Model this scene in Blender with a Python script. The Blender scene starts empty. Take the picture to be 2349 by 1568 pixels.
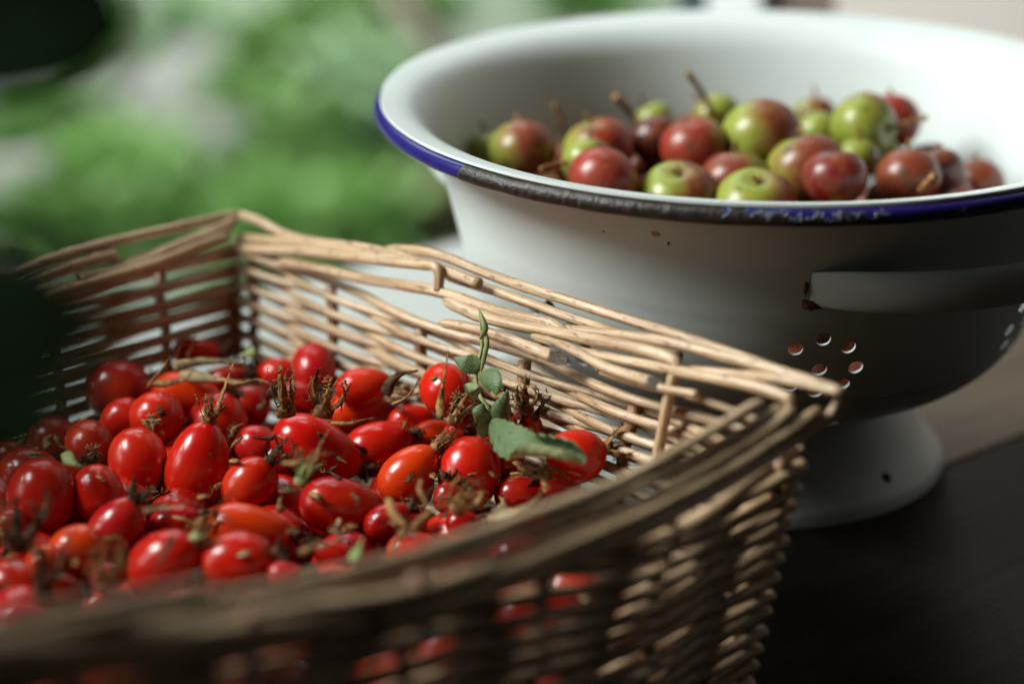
import bpy, bmesh, math, random
import numpy as np
from mathutils import Vector, Matrix, noise as mnoise
random.seed(7); rng = np.random.default_rng(7)
S = bpy.context.scene
COL = S.collection
R = math.radians

# ------------------------------------------------------------------ camera
FPX = 5290.0; CX, CY = 1174.5, 784.0          # focal length and centre in pixels of a 2349 wide picture
CAMH = 0.35; PITCH = R(20.5)
CAM = Vector((0, 0, CAMH))
AX_R = Vector((1, 0, 0)); AX_F = Vector((0, math.cos(PITCH), -math.sin(PITCH))); AX_U = Vector((0, math.sin(PITCH), math.cos(PITCH)))
cd = bpy.data.cameras.new('camera'); cam = bpy.data.objects.new('camera', cd); COL.objects.link(cam)
cam.location = CAM; cam.rotation_euler = (R(90) - PITCH, 0, 0)
cd.sensor_width = 22.2; cd.lens = 22.2 * FPX / 2349.0; cd.clip_start = 0.02; cd.clip_end = 100
cd.dof.use_dof = True; cd.dof.focus_distance = 0.757; cd.dof.aperture_fstop = 2.2
S.camera = cam
# ------------------------------------------------------------------ world, window light, exposure
W = bpy.data.worlds.new('World'); S.world = W; W.use_nodes = True
W.node_tree.nodes['Background'].inputs[0].default_value = (0.75, 0.9, 0.85, 1)
W.node_tree.nodes['Background'].inputs[1].default_value = 0.005
S.view_settings.view_transform = 'Standard'; S.view_settings.look = 'None'; S.view_settings.gamma = 1.0
S.view_settings.exposure = 0.0
S.render.engine = 'CYCLES'
S.cycles.use_denoising = True; S.cycles.max_bounces = 8; S.cycles.diffuse_bounces = 2; S.cycles.caustics_reflective = False; S.cycles.caustics_refractive = False
def area(name, loc, target, sx, sy, power, col, spread=180):
    l = bpy.data.lights.new(name, 'AREA'); l.shape = 'RECTANGLE'; l.size = sx; l.size_y = sy; l.energy = power; l.color = col
    l.spread = R(spread)
    o = bpy.data.objects.new(name, l); COL.objects.link(o); o.location = loc
    o.rotation_euler = (Vector(target) - Vector(loc)).to_track_quat('-Z', 'Y').to_euler()
    return o
area('window_light', (-1.27, 0.62, 1.18), (0.0, 0.74, 0.05), 0.62, 0.70, 56, (0.95, 1.0, 0.96))
area('window_light_low', (-1.8, 0.42, 0.62), (0.0, 0.75, 0.08), 0.8, 0.6, 10, (0.93, 1.0, 0.96))
area('window_light_far', (-0.35, 1.75, 1.0), (0.1, 0.85, 0.08), 0.9, 0.6, 4.5, (0.84, 1.0, 1.0))
area('garden_daylight', (-0.9, 4.0, 3.0), (-0.8, 4.2, -0.6), 4.0, 3.0, 165, (0.99, 1.0, 0.93), 70)

# ------------------------------------------------------------------ helpers
def ray(x, y):
    return (AX_F + AX_R * ((x - CX) / FPX) + AX_U * (-(y - CY) / FPX)).normalized()
def at(x, y, z):
    d = ray(x, y); return CAM + d * ((z - CAMH) / d.z)
def at_plane(x, y, p0, n):
    d = ray(x, y); return CAM + d * ((p0 - CAM).dot(n) / d.dot(n))
def proj(p):
    v = Vector(p) - CAM; d = v.dot(AX_F)
    return CX + FPX * v.dot(AX_R) / d, CY - FPX * v.dot(AX_U) / d, d
def mesh_obj(name, verts, faces, mat=None, parent=None, uvs=None, smooth=True):
    me = bpy.data.meshes.new(name); me.from_pydata([tuple(v) for v in verts], [], faces)
    if uvs is not None:
        ul = me.uv_layers.new(name='UVMap'); lv = np.empty(len(me.loops), dtype=np.int32); me.loops.foreach_get('vertex_index', lv)
        ul.data.foreach_set('uv', np.asarray(uvs, dtype=np.float32)[lv].ravel())
    if smooth: me.polygons.foreach_set('use_smooth', [True] * len(me.polygons))
    o = bpy.data.objects.new(name, me); COL.objects.link(o)
    if mat: me.materials.append(mat)
    if parent: o.parent = parent
    return o
def empty(name, loc=(0, 0, 0)):
    o = bpy.data.objects.new(name, None); o.empty_display_size = 0.01; COL.objects.link(o); o.location = loc; return o
def tag(o, label=None, cat=None, group=None, kind=None):
    if label: o['label'] = label
    if cat: o['category'] = cat
    if group: o['group'] = group
    if kind: o['kind'] = kind
    return o
def spline(pts, n):
    P = [Vector(p) for p in pts]; P = [P[0] * 2 - P[1]] + P + [P[-1] * 2 - P[-2]]
    segs = len(P) - 3; out = []
    for i in range(n + 1):
        t = i / n * segs; k = min(int(t), segs - 1); t -= k
        a, b, c, d = P[k:k + 4]
        out.append(0.5 * ((2 * b) + (c - a) * t + (2 * a - 5 * b + 4 * c - d) * t * t + (3 * b - a - 3 * c + d) * t ** 3))
    return out
class MB:
    def __init__(s): s.v = []; s.f = []; s.uv = []
    def tube(s, pts, radii, sides=8, flat=1.0, flatdir=None, cut0=False, seed=0.0, wob=0.0):
        n = len(pts); base = len(s.v)
        if not hasattr(radii, '__len__'): radii = [radii] * n
        t = [(pts[min(i + 1, n - 1)] - pts[max(i - 1, 0)]) for i in range(n)]
        t = [(x.normalized() if x.length > 1e-9 else Vector((0, 0, 1))) for x in t]
        ref = Vector(flatdir) if flatdir is not None else (Vector((0, 0, 1)) if abs(t[0].z) < 0.9 else Vector((1, 0, 0)))
        nrm = (ref - t[0] * ref.dot(t[0])).normalized(); L = 0.0
        for i in range(n):
            if i: L += (pts[i] - pts[i - 1]).length
            nrm = (nrm - t[i] * nrm.dot(t[i]))
            nrm = nrm.normalized() if nrm.length > 1e-6 else t[i].orthogonal().normalized()
            bi = t[i].cross(nrm)
            for k in range(sides):
                a = 2 * math.pi * k / sides
                r = radii[i] * (1 + wob * mnoise.noise(Vector((math.cos(a) * 1.2 + seed * 13.1, math.sin(a) * 1.2, L * 120))))
                s.v.append(pts[i] + nrm * (math.cos(a) * r * flat) + bi * (math.sin(a) * r))
                s.uv.append((k / sides, L * 20 + seed))
        for i in range(n - 1):
            for k in range(sides):
                a = base + i * sides + k; b = base + i * sides + (k + 1) % sides
                s.f.append((a, b, b + sides, a + sides))
        s.f.append(tuple(base + k for k in range(sides))[::-1]); s.f.append(tuple(base + (n - 1) * sides + k for k in range(sides)))
    def build(s, name, mat, parent=None): return mesh_obj(name, s.v, s.f, mat, parent, s.uv)

# ------------------------------------------------------------------ materials
def new_mat(name):
    m = bpy.data.materials.new(name); m.use_nodes = True; nt = m.node_tree
    return m, nt, nt.nodes['Principled BSDF']
def N(nt, t, **kw):
    n = nt.nodes.new(t)
    for k, v in kw.items():
        if k in n.inputs: n.inputs[k].default_value = v
        else: setattr(n, k, v)
    return n
def ramp(nt, src, stops):
    r = nt.nodes.new('ShaderNodeValToRGB'); el = r.color_ramp.elements
    while len(el) < len(stops): el.new(0.5)
    for e, (p, c) in zip(el, stops):
        e.position = p; e.color = (c, c, c, 1) if not hasattr(c, '__len__') else tuple(c) + (1,)
    nt.links.new(src, r.inputs[0]); return r
def mixc(nt, fac, a, b, mode='MIX'):
    m = nt.nodes.new('ShaderNodeMix'); m.data_type = 'RGBA'; m.blend_type = mode
    for sock, v in ((m.inputs[0], fac), (m.inputs[6], a), (m.inputs[7], b)):
        if isinstance(v, bpy.types.NodeSocket): nt.links.new(v, sock)
        elif sock is m.inputs[0]: sock.default_value = v
        else: sock.default_value = tuple(v) + (1,)
    return m.outputs[2]
def mth(nt, op, a, b=0.0, c=0.0):
    m = nt.nodes.new('ShaderNodeMath'); m.operation = op
    for i, v in enumerate((a, b, c)):
        if isinstance(v, bpy.types.NodeSocket): nt.links.new(v, m.inputs[i])
        else: m.inputs[i].default_value = v
    return m.outputs[0]
def noise_n(nt, vec, scale, detail=4, rough=0.55):
    n = N(nt, 'ShaderNodeTexNoise', Scale=scale, Detail=detail, Roughness=rough)
    if vec is not None: nt.links.new(vec, n.inputs['Vector'])
    return n.outputs[0]
def bump(nt, bsdf, h, strength, dist=0.001):
    b = N(nt, 'ShaderNodeBump', Strength=strength, Distance=dist); nt.links.new(h, b.inputs['Height']); nt.links.new(b.outputs[0], bsdf.inputs['Normal'])

def rod_mat(name, c1, c2, c3):
    m, nt, b = new_mat(name)
    tc = N(nt, 'ShaderNodeTexCoord'); mp = N(nt, 'ShaderNodeMapping'); nt.links.new(tc.outputs['UV'], mp.inputs[0]); mp.inputs['Scale'].default_value = (5, 0.7, 1)
    f1 = noise_n(nt, mp.outputs[0], 2.2, 5, 0.6)
    mp2 = N(nt, 'ShaderNodeMapping'); nt.links.new(tc.outputs['UV'], mp2.inputs[0]); mp2.inputs['Scale'].default_value = (3.2, 3.0, 1)
    f2 = noise_n(nt, mp2.outputs[0], 2.6, 4, 0.6)
    f3 = noise_n(nt, tc.outputs['Object'], 28, 2)
    base = mixc(nt, ramp(nt, f1, [(0.4, 0), (0.62, 1)]).outputs[0], c1, c2)
    base = mixc(nt, mth(nt, 'MULTIPLY', ramp(nt, f3, [(0.45, 0), (0.65, 1)]).outputs[0], 0.4), base, c3)
    spots = ramp(nt, f2, [(0.575, 0), (0.65, 1)]).outputs[0]
    base = mixc(nt, mth(nt, 'MULTIPLY', spots, 0.8), base, (0.10, 0.045, 0.02))
    nt.links.new(base, b.inputs['Base Color']); b.inputs['Roughness'].default_value = 0.36
    b.inputs['Specular IOR Level'].default_value = 0.55
    bump(nt, b, f1, 0.7, 0.0008)
    return m
M_ROD = rod_mat('peeled_willow', (0.66, 0.48, 0.30), (0.38, 0.23, 0.12), (0.27, 0.14, 0.07))
M_STAKE = rod_mat('stake_willow', (0.36, 0.19, 0.10), (0.26, 0.125, 0.06), (0.17, 0.08, 0.04))
M_CUT = rod_mat('cut_wood_end', (0.30, 0.26, 0.21), (0.17, 0.14, 0.115), (0.09, 0.07, 0.05))

def hip_mat():
    m, nt, b = new_mat('rose_hip_skin')
    oi = N(nt, 'ShaderNodeObjectInfo'); tc = N(nt, 'ShaderNodeTexCoord')
    addv = N(nt, 'ShaderNodeVectorMath', operation='ADD'); nt.links.new(tc.outputs['Object'], addv.inputs[0])
    rv = N(nt, 'ShaderNodeCombineXYZ'); nt.links.new(oi.outputs['Random'], rv.inputs[0]); nt.links.new(oi.outputs['Random'], rv.inputs[1]); nt.links.new(rv.outputs[0], addv.inputs[1])
    f = noise_n(nt, addv.outputs[0], 70, 3)
    f2 = noise_n(nt, addv.outputs[0], 900, 2, 0.5)
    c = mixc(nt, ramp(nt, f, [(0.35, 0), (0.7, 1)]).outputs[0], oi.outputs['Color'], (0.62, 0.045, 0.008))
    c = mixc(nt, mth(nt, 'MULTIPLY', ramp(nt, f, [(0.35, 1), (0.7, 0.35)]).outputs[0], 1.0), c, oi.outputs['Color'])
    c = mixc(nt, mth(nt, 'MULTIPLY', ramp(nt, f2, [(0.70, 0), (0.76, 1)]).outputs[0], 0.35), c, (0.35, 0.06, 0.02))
    nt.links.new(c, b.inputs['Base Color'])
    r = N(nt, 'ShaderNodeMapRange'); nt.links.new(f, r.inputs[0]); r.inputs[3].default_value = 0.17; r.inputs[4].default_value = 0.30
    nt.links.new(r.outputs[0], b.inputs['Roughness'])
    b.inputs['Subsurface Weight'].default_value = 0.0; b.inputs['Subsurface Radius'].default_value = (0.004, 0.001, 0.0005)
    b.inputs['Specular IOR Level'].default_value = 0.5
    bump(nt, b, noise_n(nt, addv.outputs[0], 260, 3), 0.08, 0.0005)
    return m
M_HIP = hip_mat()
def dry_mat(name, a, bcol, sc=240):
    m, nt, b = new_mat(name); tc = N(nt, 'ShaderNodeTexCoord')
    f = noise_n(nt, tc.outputs['Object'], sc, 4, 0.65)
    nt.links.new(mixc(nt, ramp(nt, f, [(0.38, 0), (0.62, 1)]).outputs[0], a, bcol), b.inputs['Base Color'])
    b.inputs['Roughness'].default_value = 0.75; b.inputs['Specular IOR Level'].default_value = .25; bump(nt, b, f, 0.7, 0.0006); return m
M_SEPAL = dry_mat('dried_sepal', (0.06, 0.024, 0.008), (0.38, 0.20, 0.065), 420)
M_SEPALD = dry_mat('dark_dried_sepal', (0.016, 0.009, 0.005), (0.13, 0.06, 0.022), 420)
M_STAR = dry_mat('stalk_scar_fibre', (0.30, 0.22, 0.09), (0.50, 0.40, 0.22))
M_TAN = dry_mat('tan_dry_leaf', (0.20, 0.14, 0.07), (0.34, 0.25, 0.13))
def leaf_mat(name, top, under, spots=(0.06, 0.04, 0.02), sc=180, trans=0.15):
    m, nt, b = new_mat(name); tc = N(nt, 'ShaderNodeTexCoord'); g = N(nt, 'ShaderNodeNewGeometry')
    f = noise_n(nt, tc.outputs['Object'], sc, 4, 0.6)
    c = mixc(nt, g.outputs['Backfacing'], top, under)
    c = mixc(nt, mth(nt, 'MULTIPLY', f, 0.6), c, tuple(x * 0.55 for x in top))
    c = mixc(nt, ramp(nt, noise_n(nt, tc.outputs['Object'], sc * 0.9, 2), [(0.68, 0), (0.74, 1)]).outputs[0], c, spots)
    # veins from the UV: side ribs slanting off the midrib
    sep = N(nt, 'ShaderNodeSeparateXYZ'); nt.links.new(tc.outputs['UV'], sep.inputs[0])
    ax = mth(nt, 'ABSOLUTE', mth(nt, 'SUBTRACT', sep.outputs[0], 0.5))
    ph = mth(nt, 'SINE', mth(nt, 'MULTIPLY', mth(nt, 'SUBTRACT', sep.outputs[1], mth(nt, 'MULTIPLY', ax, 0.35)), 70.0))
    nt.links.new(c, b.inputs['Base Color']); b.inputs['Roughness'].default_value = 0.55
    bump(nt, b, mth(nt, 'ADD', ph, mth(nt, 'MULTIPLY', f, 5.0)), 0.16, 0.0005)
    if trans:
        tr = N(nt, 'ShaderNodeBsdfTranslucent'); nt.links.new(c, tr.inputs[0]); mx = N(nt, 'ShaderNodeMixShader'); mx.inputs[0].default_value = trans
        nt.links.new(b.outputs[0], mx.inputs[1]); nt.links.new(tr.outputs[0], mx.inputs[2]); nt.links.new(mx.outputs[0], nt.nodes['Material Output'].inputs[0])
    return m
M_LEAF = leaf_mat('rose_leaf', (0.115, 0.18, 0.065), (0.36, 0.41, 0.20))
M_STALK = dry_mat('green_stalk', (0.20, 0.27, 0.08), (0.34, 0.38, 0.16), 120)

def apple_mat():
    m, nt, b = new_mat('crab_apple_skin')
    oi = N(nt, 'ShaderNodeObjectInfo'); tc = N(nt, 'ShaderNodeTexCoord'); sep = N(nt, 'ShaderNodeSeparateXYZ'); nt.links.new(tc.outputs['Object'], sep.inputs[0])
    addv = N(nt, 'ShaderNodeVectorMath', operation='ADD'); nt.links.new(tc.outputs['Object'], addv.inputs[0])
    rv = N(nt, 'ShaderNodeCombineXYZ'); nt.links.new(oi.outputs['Random'], rv.inputs[0]); nt.links.new(oi.outputs['Random'], rv.inputs[2]); nt.links.new(rv.outputs[0], addv.inputs[1])
    f = noise_n(nt, addv.outputs[0], 75, 4, 0.6); f2 = noise_n(nt, addv.outputs[0], 170, 5, 0.7)
    # blush on the local +X side, amount from the object's own colour alpha
    x = mth(nt, 'ADD', mth(nt, 'MULTIPLY', sep.outputs[0], 95.0), mth(nt, 'MULTIPLY', mth(nt, 'SUBTRACT', f, 0.5), 2.2))
    x = mth(nt, 'ADD', x, mth(nt, 'MULTIPLY_ADD', oi.outputs['Alpha'], 2.0, -0.75))
    x = mth(nt, 'ADD', x, mth(nt, 'MULTIPLY', mth(nt, 'SUBTRACT', f2, 0.5), 1.2))
    k = ramp(nt, mth(nt, 'MULTIPLY_ADD', x, 0.7, 0.25), [(0.0, 0), (0.75, 1)]).outputs[0]
    g = mixc(nt, f2, (0.17, 0.235, 0.022), (0.33, 0.32, 0.055))
    rd = mixc(nt, ramp(nt, f2, [(0.4, 0), (0.65, 1)]).outputs[0], oi.outputs['Color'], (0.22, 0.05, 0.02))
    c = mixc(nt, k, g, rd)
    c = mixc(nt, mth(nt, 'MULTIPLY', ramp(nt, noise_n(nt, addv.outputs[0], 110, 3), [(0.60, 0), (0.66, 1)]).outputs[0], 0.8), c, (0.09, 0.045, 0.022))
    v = N(nt, 'ShaderNodeTexVoronoi', Scale=420.0); nt.links.new(addv.outputs[0], v.inputs['Vector'])
    c = mixc(nt, mth(nt, 'MULTIPLY', ramp(nt, v.outputs['Distance'], [(0.08, 1), (0.16, 0)]).outputs[0], 0.35), c, (0.55, 0.42, 0.25))
    nt.links.new(c, b.inputs['Base Color']); b.inputs['Roughness'].default_value = 0.34
    bump(nt, b, f2, 0.06, 0.001); return m
M_APPLE = apple_mat()

def enamel_mat():
    m, nt, b = new_mat('white_enamel'); tc = N(nt, 'ShaderNodeTexCoord')
    f = noise_n(nt, tc.outputs['Object'], 14, 4); f2 = noise_n(nt, tc.outputs['Object'], 130, 3, 0.6)
    c = mixc(nt, ramp(nt, f, [(0.35, 0), (0.7, 1)]).outputs[0], (0.66, 0.71, 0.70), (0.58, 0.63, 0.615))
    c = mixc(nt, mth(nt, 'MULTIPLY', ramp(nt, f2, [(0.76, 0), (0.80, 1)]).outputs[0], 0.8), c, (0.22, 0.10, 0.03))
    # a faint rust line running round the bowl
    sep = N(nt, 'ShaderNodeSeparateXYZ'); nt.links.new(tc.outputs['Object'], sep.inputs[0])
    zz = mth(nt, 'ADD', sep.outputs[2], mth(nt, 'MULTIPLY', mth(nt, 'SUBTRACT', f, 0.5), 0.006))
    line = ramp(nt, mth(nt, 'MULTIPLY', mth(nt, 'ABSOLUTE', mth(nt, 'SUBTRACT', zz, 0.0585)), 700.0), [(0.0, 1), (0.55, 0)]).outputs[0]
    c = mixc(nt, mth(nt, 'MULTIPLY', line, mth(nt, 'MULTIPLY', f2, 0.75)), c, (0.33, 0.13, 0.03))
    nt.links.new(c, b.inputs['Base Color']); b.inputs['Roughness'].default_value = 0.36; b.inputs['Specular IOR Level'].default_value = 0.4
    bump(nt, b, f, 0.05, 0.004); return m, nt, b
M_ENAMEL = enamel_mat()[0]
def rim_mat():
    m, nt, b = new_mat('blue_enamel_rim_chipped'); tc = N(nt, 'ShaderNodeTexCoord'); sep = N(nt, 'ShaderNodeSeparateXYZ'); nt.links.new(tc.outputs['Object'], sep.inputs[0])
    th = mth(nt, 'ARCTAN2', sep.outputs[0], mth(nt, 'MULTIPLY', sep.outputs[1], -1.0))
    th = mth(nt, 'MULTIPLY_ADD', th, 180 / math.pi / 120, 0.5)     # -60..60 degrees -> 0..1
    def p(d): return d / 120 + 0.5
    den = ramp(nt, th, [(p(-51), 0), (p(-49.5), 1), (p(-20), 1), (p(-9), 0.62), (p(10), 0.5), (p(13), 0.0), (p(18), 0.0), (p(20), 0.55), (p(24), 0.0)]).outputs[0]
    f = noise_n(nt, tc.outputs['Object'], 190, 4, 0.65)
    zz = mth(nt, 'MULTIPLY', mth(nt, 'SUBTRACT', sep.outputs[2], 0.1365), 60.0)
    k = mth(nt, 'SUBTRACT', mth(nt, 'SUBTRACT', den, zz), f)
    k = ramp(nt, mth(nt, 'MULTIPLY_ADD', k, 4.0, 0.5), [(0.35, 0), (0.65, 1)]).outputs[0]
    k = mth(nt, 'MULTIPLY', k, ramp(nt, den, [(0.02, 0), (0.08, 1)]).outputs[0])
    fb = noise_n(nt, tc.outputs['Object'], 420, 4, 0.7)
    bk = mixc(nt, ramp(nt, fb, [(0.5, 0), (0.72, 1)]).outputs[0], (0.012, 0.009, 0.008), (0.075, 0.042, 0.026))
    blue = mixc(nt, noise_n(nt, tc.outputs['Object'], 90, 3), (0.012, 0.008, 0.10), (0.025, 0.020, 0.16))
    # pale undercoat where the blue has just begun to flake
    edge = ramp(nt, k, [(0.02, 0), (0.3, 1), (0.7, 1), (0.98, 0)]).outputs[0]
    c = mixc(nt, mth(nt, 'MULTIPLY', edge, 0.3), mixc(nt, k, blue, bk), (0.16, 0.22, 0.27))
    nt.links.new(c, b.inputs['Base Color'])
    r = N(nt, 'ShaderNodeMapRange'); nt.links.new(k, r.inputs[0]); r.inputs[3].default_value = 0.24; r.inputs[4].default_value = 0.42
    nt.links.new(r.outputs[0], b.inputs['Roughness'])
    bump(nt, b, mth(nt, 'MULTIPLY', mth(nt, 'ADD', fb, mth(nt, 'MULTIPLY', f, 1.2)), k), 0.6, 0.0010); return m
M_RIM = rim_mat()
M_RUST = dry_mat('rust_chip', (0.012, 0.006, 0.004), (0.22, 0.07, 0.015), 500)

DIRV = Vector((0.76, 0.65, 0)).normalized(); NRMV = Vector((-0.65, 0.76, 0)).normalized()   # along the window sill / towards the window
def wood_mat(name, a, bcol, rough, groove=0.0, gscale=300.0):
    m, nt, b = new_mat(name); tc = N(nt, 'ShaderNodeTexCoord'); mp = N(nt, 'ShaderNodeMapping'); nt.links.new(tc.outputs['Object'], mp.inputs[0])
    mp.inputs['Scale'].default_value = (1.5, 22, 22)
    f = noise_n(nt, mp.outputs[0], 5, 6, 0.65)
    mp2 = N(nt, 'ShaderNodeMapping'); nt.links.new(tc.outputs['Object'], mp2.inputs[0]); mp2.inputs['Scale'].default_value = (0.6, 1, 1)
    w = N(nt, 'ShaderNodeTexWave', Scale=gscale / 6.28, Distortion=1.2, Detail=3.0); w.bands_direction = 'Y'; nt.links.new(mp2.outputs[0], w.inputs[0])
    nt.links.new(mixc(nt, ramp(nt, f, [(0.3, 0), (0.7, 1)]).outputs[0], a, bcol), b.inputs['Base Color'])
    b.inputs['Roughness'].default_value = rough
    h = mth(nt, 'ADD', mth(nt, 'MULTIPLY', f, 0.8), mth(nt, 'MULTIPLY', w.outputs[0], groove))
    bump(nt, b, h, 0.8, 0.0012); return m

# ------------------------------------------------------------------ setting: table, board, sill, window, garden
def slab(name, p, along0, along1, n0, n1, z0, z1, mat, parent=None, rz=None):
    """box in the sill's own axes: local x along the sill, y towards the window, origin at p"""
    v = [(x, y, z) for x in (along0, along1) for y in (n0, n1) for z in (z0, z1)]
    f = [(0, 1, 3, 2), (4, 6, 7, 5), (0, 4, 5, 1), (2, 3, 7, 6), (0, 2, 6, 4), (1, 5, 7, 3)]
    o = mesh_obj(name, v, f, mat, parent, smooth=False)
    if parent is None: o.location = p; o.rotation_euler = (0, 0, math.atan2(DIRV.y, DIRV.x) if rz is None else rz)
    bv = o.modifiers.new('bevel', 'BEVEL'); bv.width = 0.0012; bv.segments = 2
    return o
P1 = Vector((0.1675, 0.805, 0))
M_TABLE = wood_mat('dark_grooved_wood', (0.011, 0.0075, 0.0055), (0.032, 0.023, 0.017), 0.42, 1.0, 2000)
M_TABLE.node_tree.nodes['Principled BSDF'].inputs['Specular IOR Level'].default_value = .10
M_BOARD = wood_mat('tan_wood', (0.42, 0.32, 0.22), (0.24, 0.165, 0.105), 0.5)
M_WHITE = new_mat('white_paint')[0]; M_WHITE.node_tree.nodes['Principled BSDF'].inputs['Base Color'].default_value = (0.45, 0.47, 0.45, 1)
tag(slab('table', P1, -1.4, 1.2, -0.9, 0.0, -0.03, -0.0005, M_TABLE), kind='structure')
tag(slab('wooden_sill', P1, -1.4, 1.2, 0.002, 0.192, -0.03, -0.0005, M_BOARD), kind='structure')
tag(slab('window_sill', P1, -1.4, 1.2, 0.194, 0.335, -0.03, -0.0005, M_WHITE), kind='structure')

# white window post with its mouldings, then the pale wall beyond it
Q = Vector((0.104, 1.215, 0))
def wmat(name, c, r=0.6):
    m, nt, b = new_mat(name); tc = N(nt, 'ShaderNodeTexCoord'); f = noise_n(nt, tc.outputs['Object'], 9, 4)
    nt.links.new(mixc(nt, mth(nt, 'MULTIPLY', f, 0.25), c, tuple(x * 0.8 for x in c)), b.inputs['Base Color']); b.inputs['Roughness'].default_value = r; return m
M_WALL = wmat('pale_plaster', (0.62, 0.56, 0.52)); M_FRAME = wmat('frame_paint', (0.80, 0.82, 0.84), 0.4); M_SEAL = wmat('grey_seal', (0.035, 0.06, 0.07)); M_BROWN = wmat('brown_moulding', (0.16, 0.12, 0.10))
fr = empty('window_frame', Q); fr.rotation_euler = (0, 0, R(-25)); tag(fr, 'white painted window frame post behind the colander at the top edge', 'window frame')
slab('post', Q, 0.000, 0.030, 0.00, 0.05, -0.02, 0.9, M_FRAME, fr); slab('seal_strip', Q, -0.020, -0.001, 0.01, 0.04, -0.02, 0.9, M_SEAL, fr)
slab('brown_moulding', Q, 0.031, 0.068, 0.012, 0.06, -0.02, 0.9, M_BROWN, fr); slab('reveal', Q, 0.069, 0.175, 0.006, 0.07, -0.02, 0.9, M_WALL, fr)
slab('brown_moulding', Q, 0.176, 0.225, 0.014, 0.07, -0.02, 0.9, M_BROWN, fr)
tag(slab('wall', Q, 0.226, 1.2, 0.0, 0.10, -0.02, 0.9, M_WALL, None, R(-25)), kind='structure')

GZ = -0.6
def ground_mat():
    m, nt, b = new_mat('grey_paving'); tc = N(nt, 'ShaderNodeTexCoord')
    f = noise_n(nt, tc.outputs['Object'], 2.3, 4, 0.6); f2 = noise_n(nt, tc.outputs['Object'], 9, 3)
    c = mixc(nt, ramp(nt, f, [(0.38, 0), (0.62, 1)]).outputs[0], (0.085, 0.115, 0.085), (0.14, 0.155, 0.14))
    c = mixc(nt, ramp(nt, f2, [(0.55, 0), (0.75, 0.6)]).outputs[0], c, (0.12, 0.20, 0.09))
    nt.links.new(c, b.inputs['Base Color']); b.inputs['Roughness'].default_value = 0.9; bump(nt, b, f2, 0.5, 0.02); return m
n = 40; vs = []; fs = []
for i in range(n + 1):
    for j in range(n + 1):
        x = -9 + 18 * i / n; y = 1.6 + 28 * (j / n) ** 1.6
        vs.append((x, y, GZ + 0.05 * mnoise.noise(Vector((x * 0.8, y * 0.8, 0))) + max(0, y - 6) * 0.12))
for i in range(n):
    for j in range(n): a = i * (n + 1) + j; fs.append((a, a + n + 1, a + n + 2, a + 1))
tag(mesh_obj('ground', vs, fs, ground_mat()), kind='structure')

def gl(name, c): return leaf_mat(name, c, tuple(min(1, x * 1.3) for x in c), tuple(x * 0.4 for x in c), 20, 0.25)
GREENS = {'bright': gl('bright_garden_leaf', (0.22, 0.42, 0.125)), 'mid': gl('garden_leaf', (0.145, 0.29, 0.08)), 'dark': gl('dark_garden_leaf', (0.025, 0.07, 0.018)), 'pale': gl('pale_garden_leaf', (0.30, 0.46, 0.27)), 'brown': gl('brown_garden_leaf', (0.16, 0.15, 0.08))}
M_STEM = dry_mat('garden_stem', (0.07, 0.05, 0.03), (0.16, 0.12, 0.08), 30)
def leaf_quads(mb, c, d, nrm, L, w):
    side = d.cross(nrm).normalized(); b = len(mb.v)
    mb.v += [c, c + d * L * .35 + side * w + nrm * w * .3, c + d * L * .75 + side * w * .7 + nrm * w * .2, c + d * L, c + d * L * .75 - side * w * .7 + nrm * w * .2, c + d * L * .35 - side * w + nrm * w * .3, c + d * L * .4]
    mb.uv += [(.5, 0), (1, .35), (.85, .75), (.5, 1), (.15, .75), (0, .35), (.5, .4)]
    mb.f += [(b, b + 1, b + 6), (b + 1, b + 2, b + 6), (b + 2, b + 3, b + 6), (b + 3, b + 4, b + 6), (b + 4, b + 5, b + 6), (b + 5, b, b + 6)]
def garden_plant(vx, vy, rpx, kind, label, n=230, leaf=0.06, name='garden_plant', z=GZ, squash=0.8):
    g = at(vx, vy, z + rpx / FPX * 3.0 * 0.5); d = (g - CAM).length; r = rpx / FPX * d
    root = empty(name, (g.x, g.y, z)); tag(root, label, 'plant', 'plants in the garden outside')
    mb = MB(); h = g.z - z
    for _ in range(n):
        v = Vector(rng.normal(size=3)); v.normalize(); v *= r * (0.35 + 0.65 * random.random()) * (1 + .25 * mnoise.noise(v * 2)); v.z *= squash
        c = Vector((0, 0, h)) + v; dd = (v.normalized() + Vector(rng.normal(size=3)) * .5).normalized(); nn = Vector(rng.normal(size=3)) * .5 + Vector((0, 0, 1))
        leaf_quads(mb, c, dd, nn.normalized(), leaf * (0.6 + 0.8 * random.random()), leaf * 0.28)
    mb.build('foliage', GREENS[kind], root)
    sb = MB()
    for _ in range(5):
        e = Vector((random.uniform(-.5, .5) * r, random.uniform(-.5, .5) * r, h)); sb.tube(spline([Vector((0, 0, -0.02)), e * .5 + Vector((0, 0, .02)), e], 5), 0.004, 5)
    sb.build('stem', M_STEM, root); return root
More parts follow.
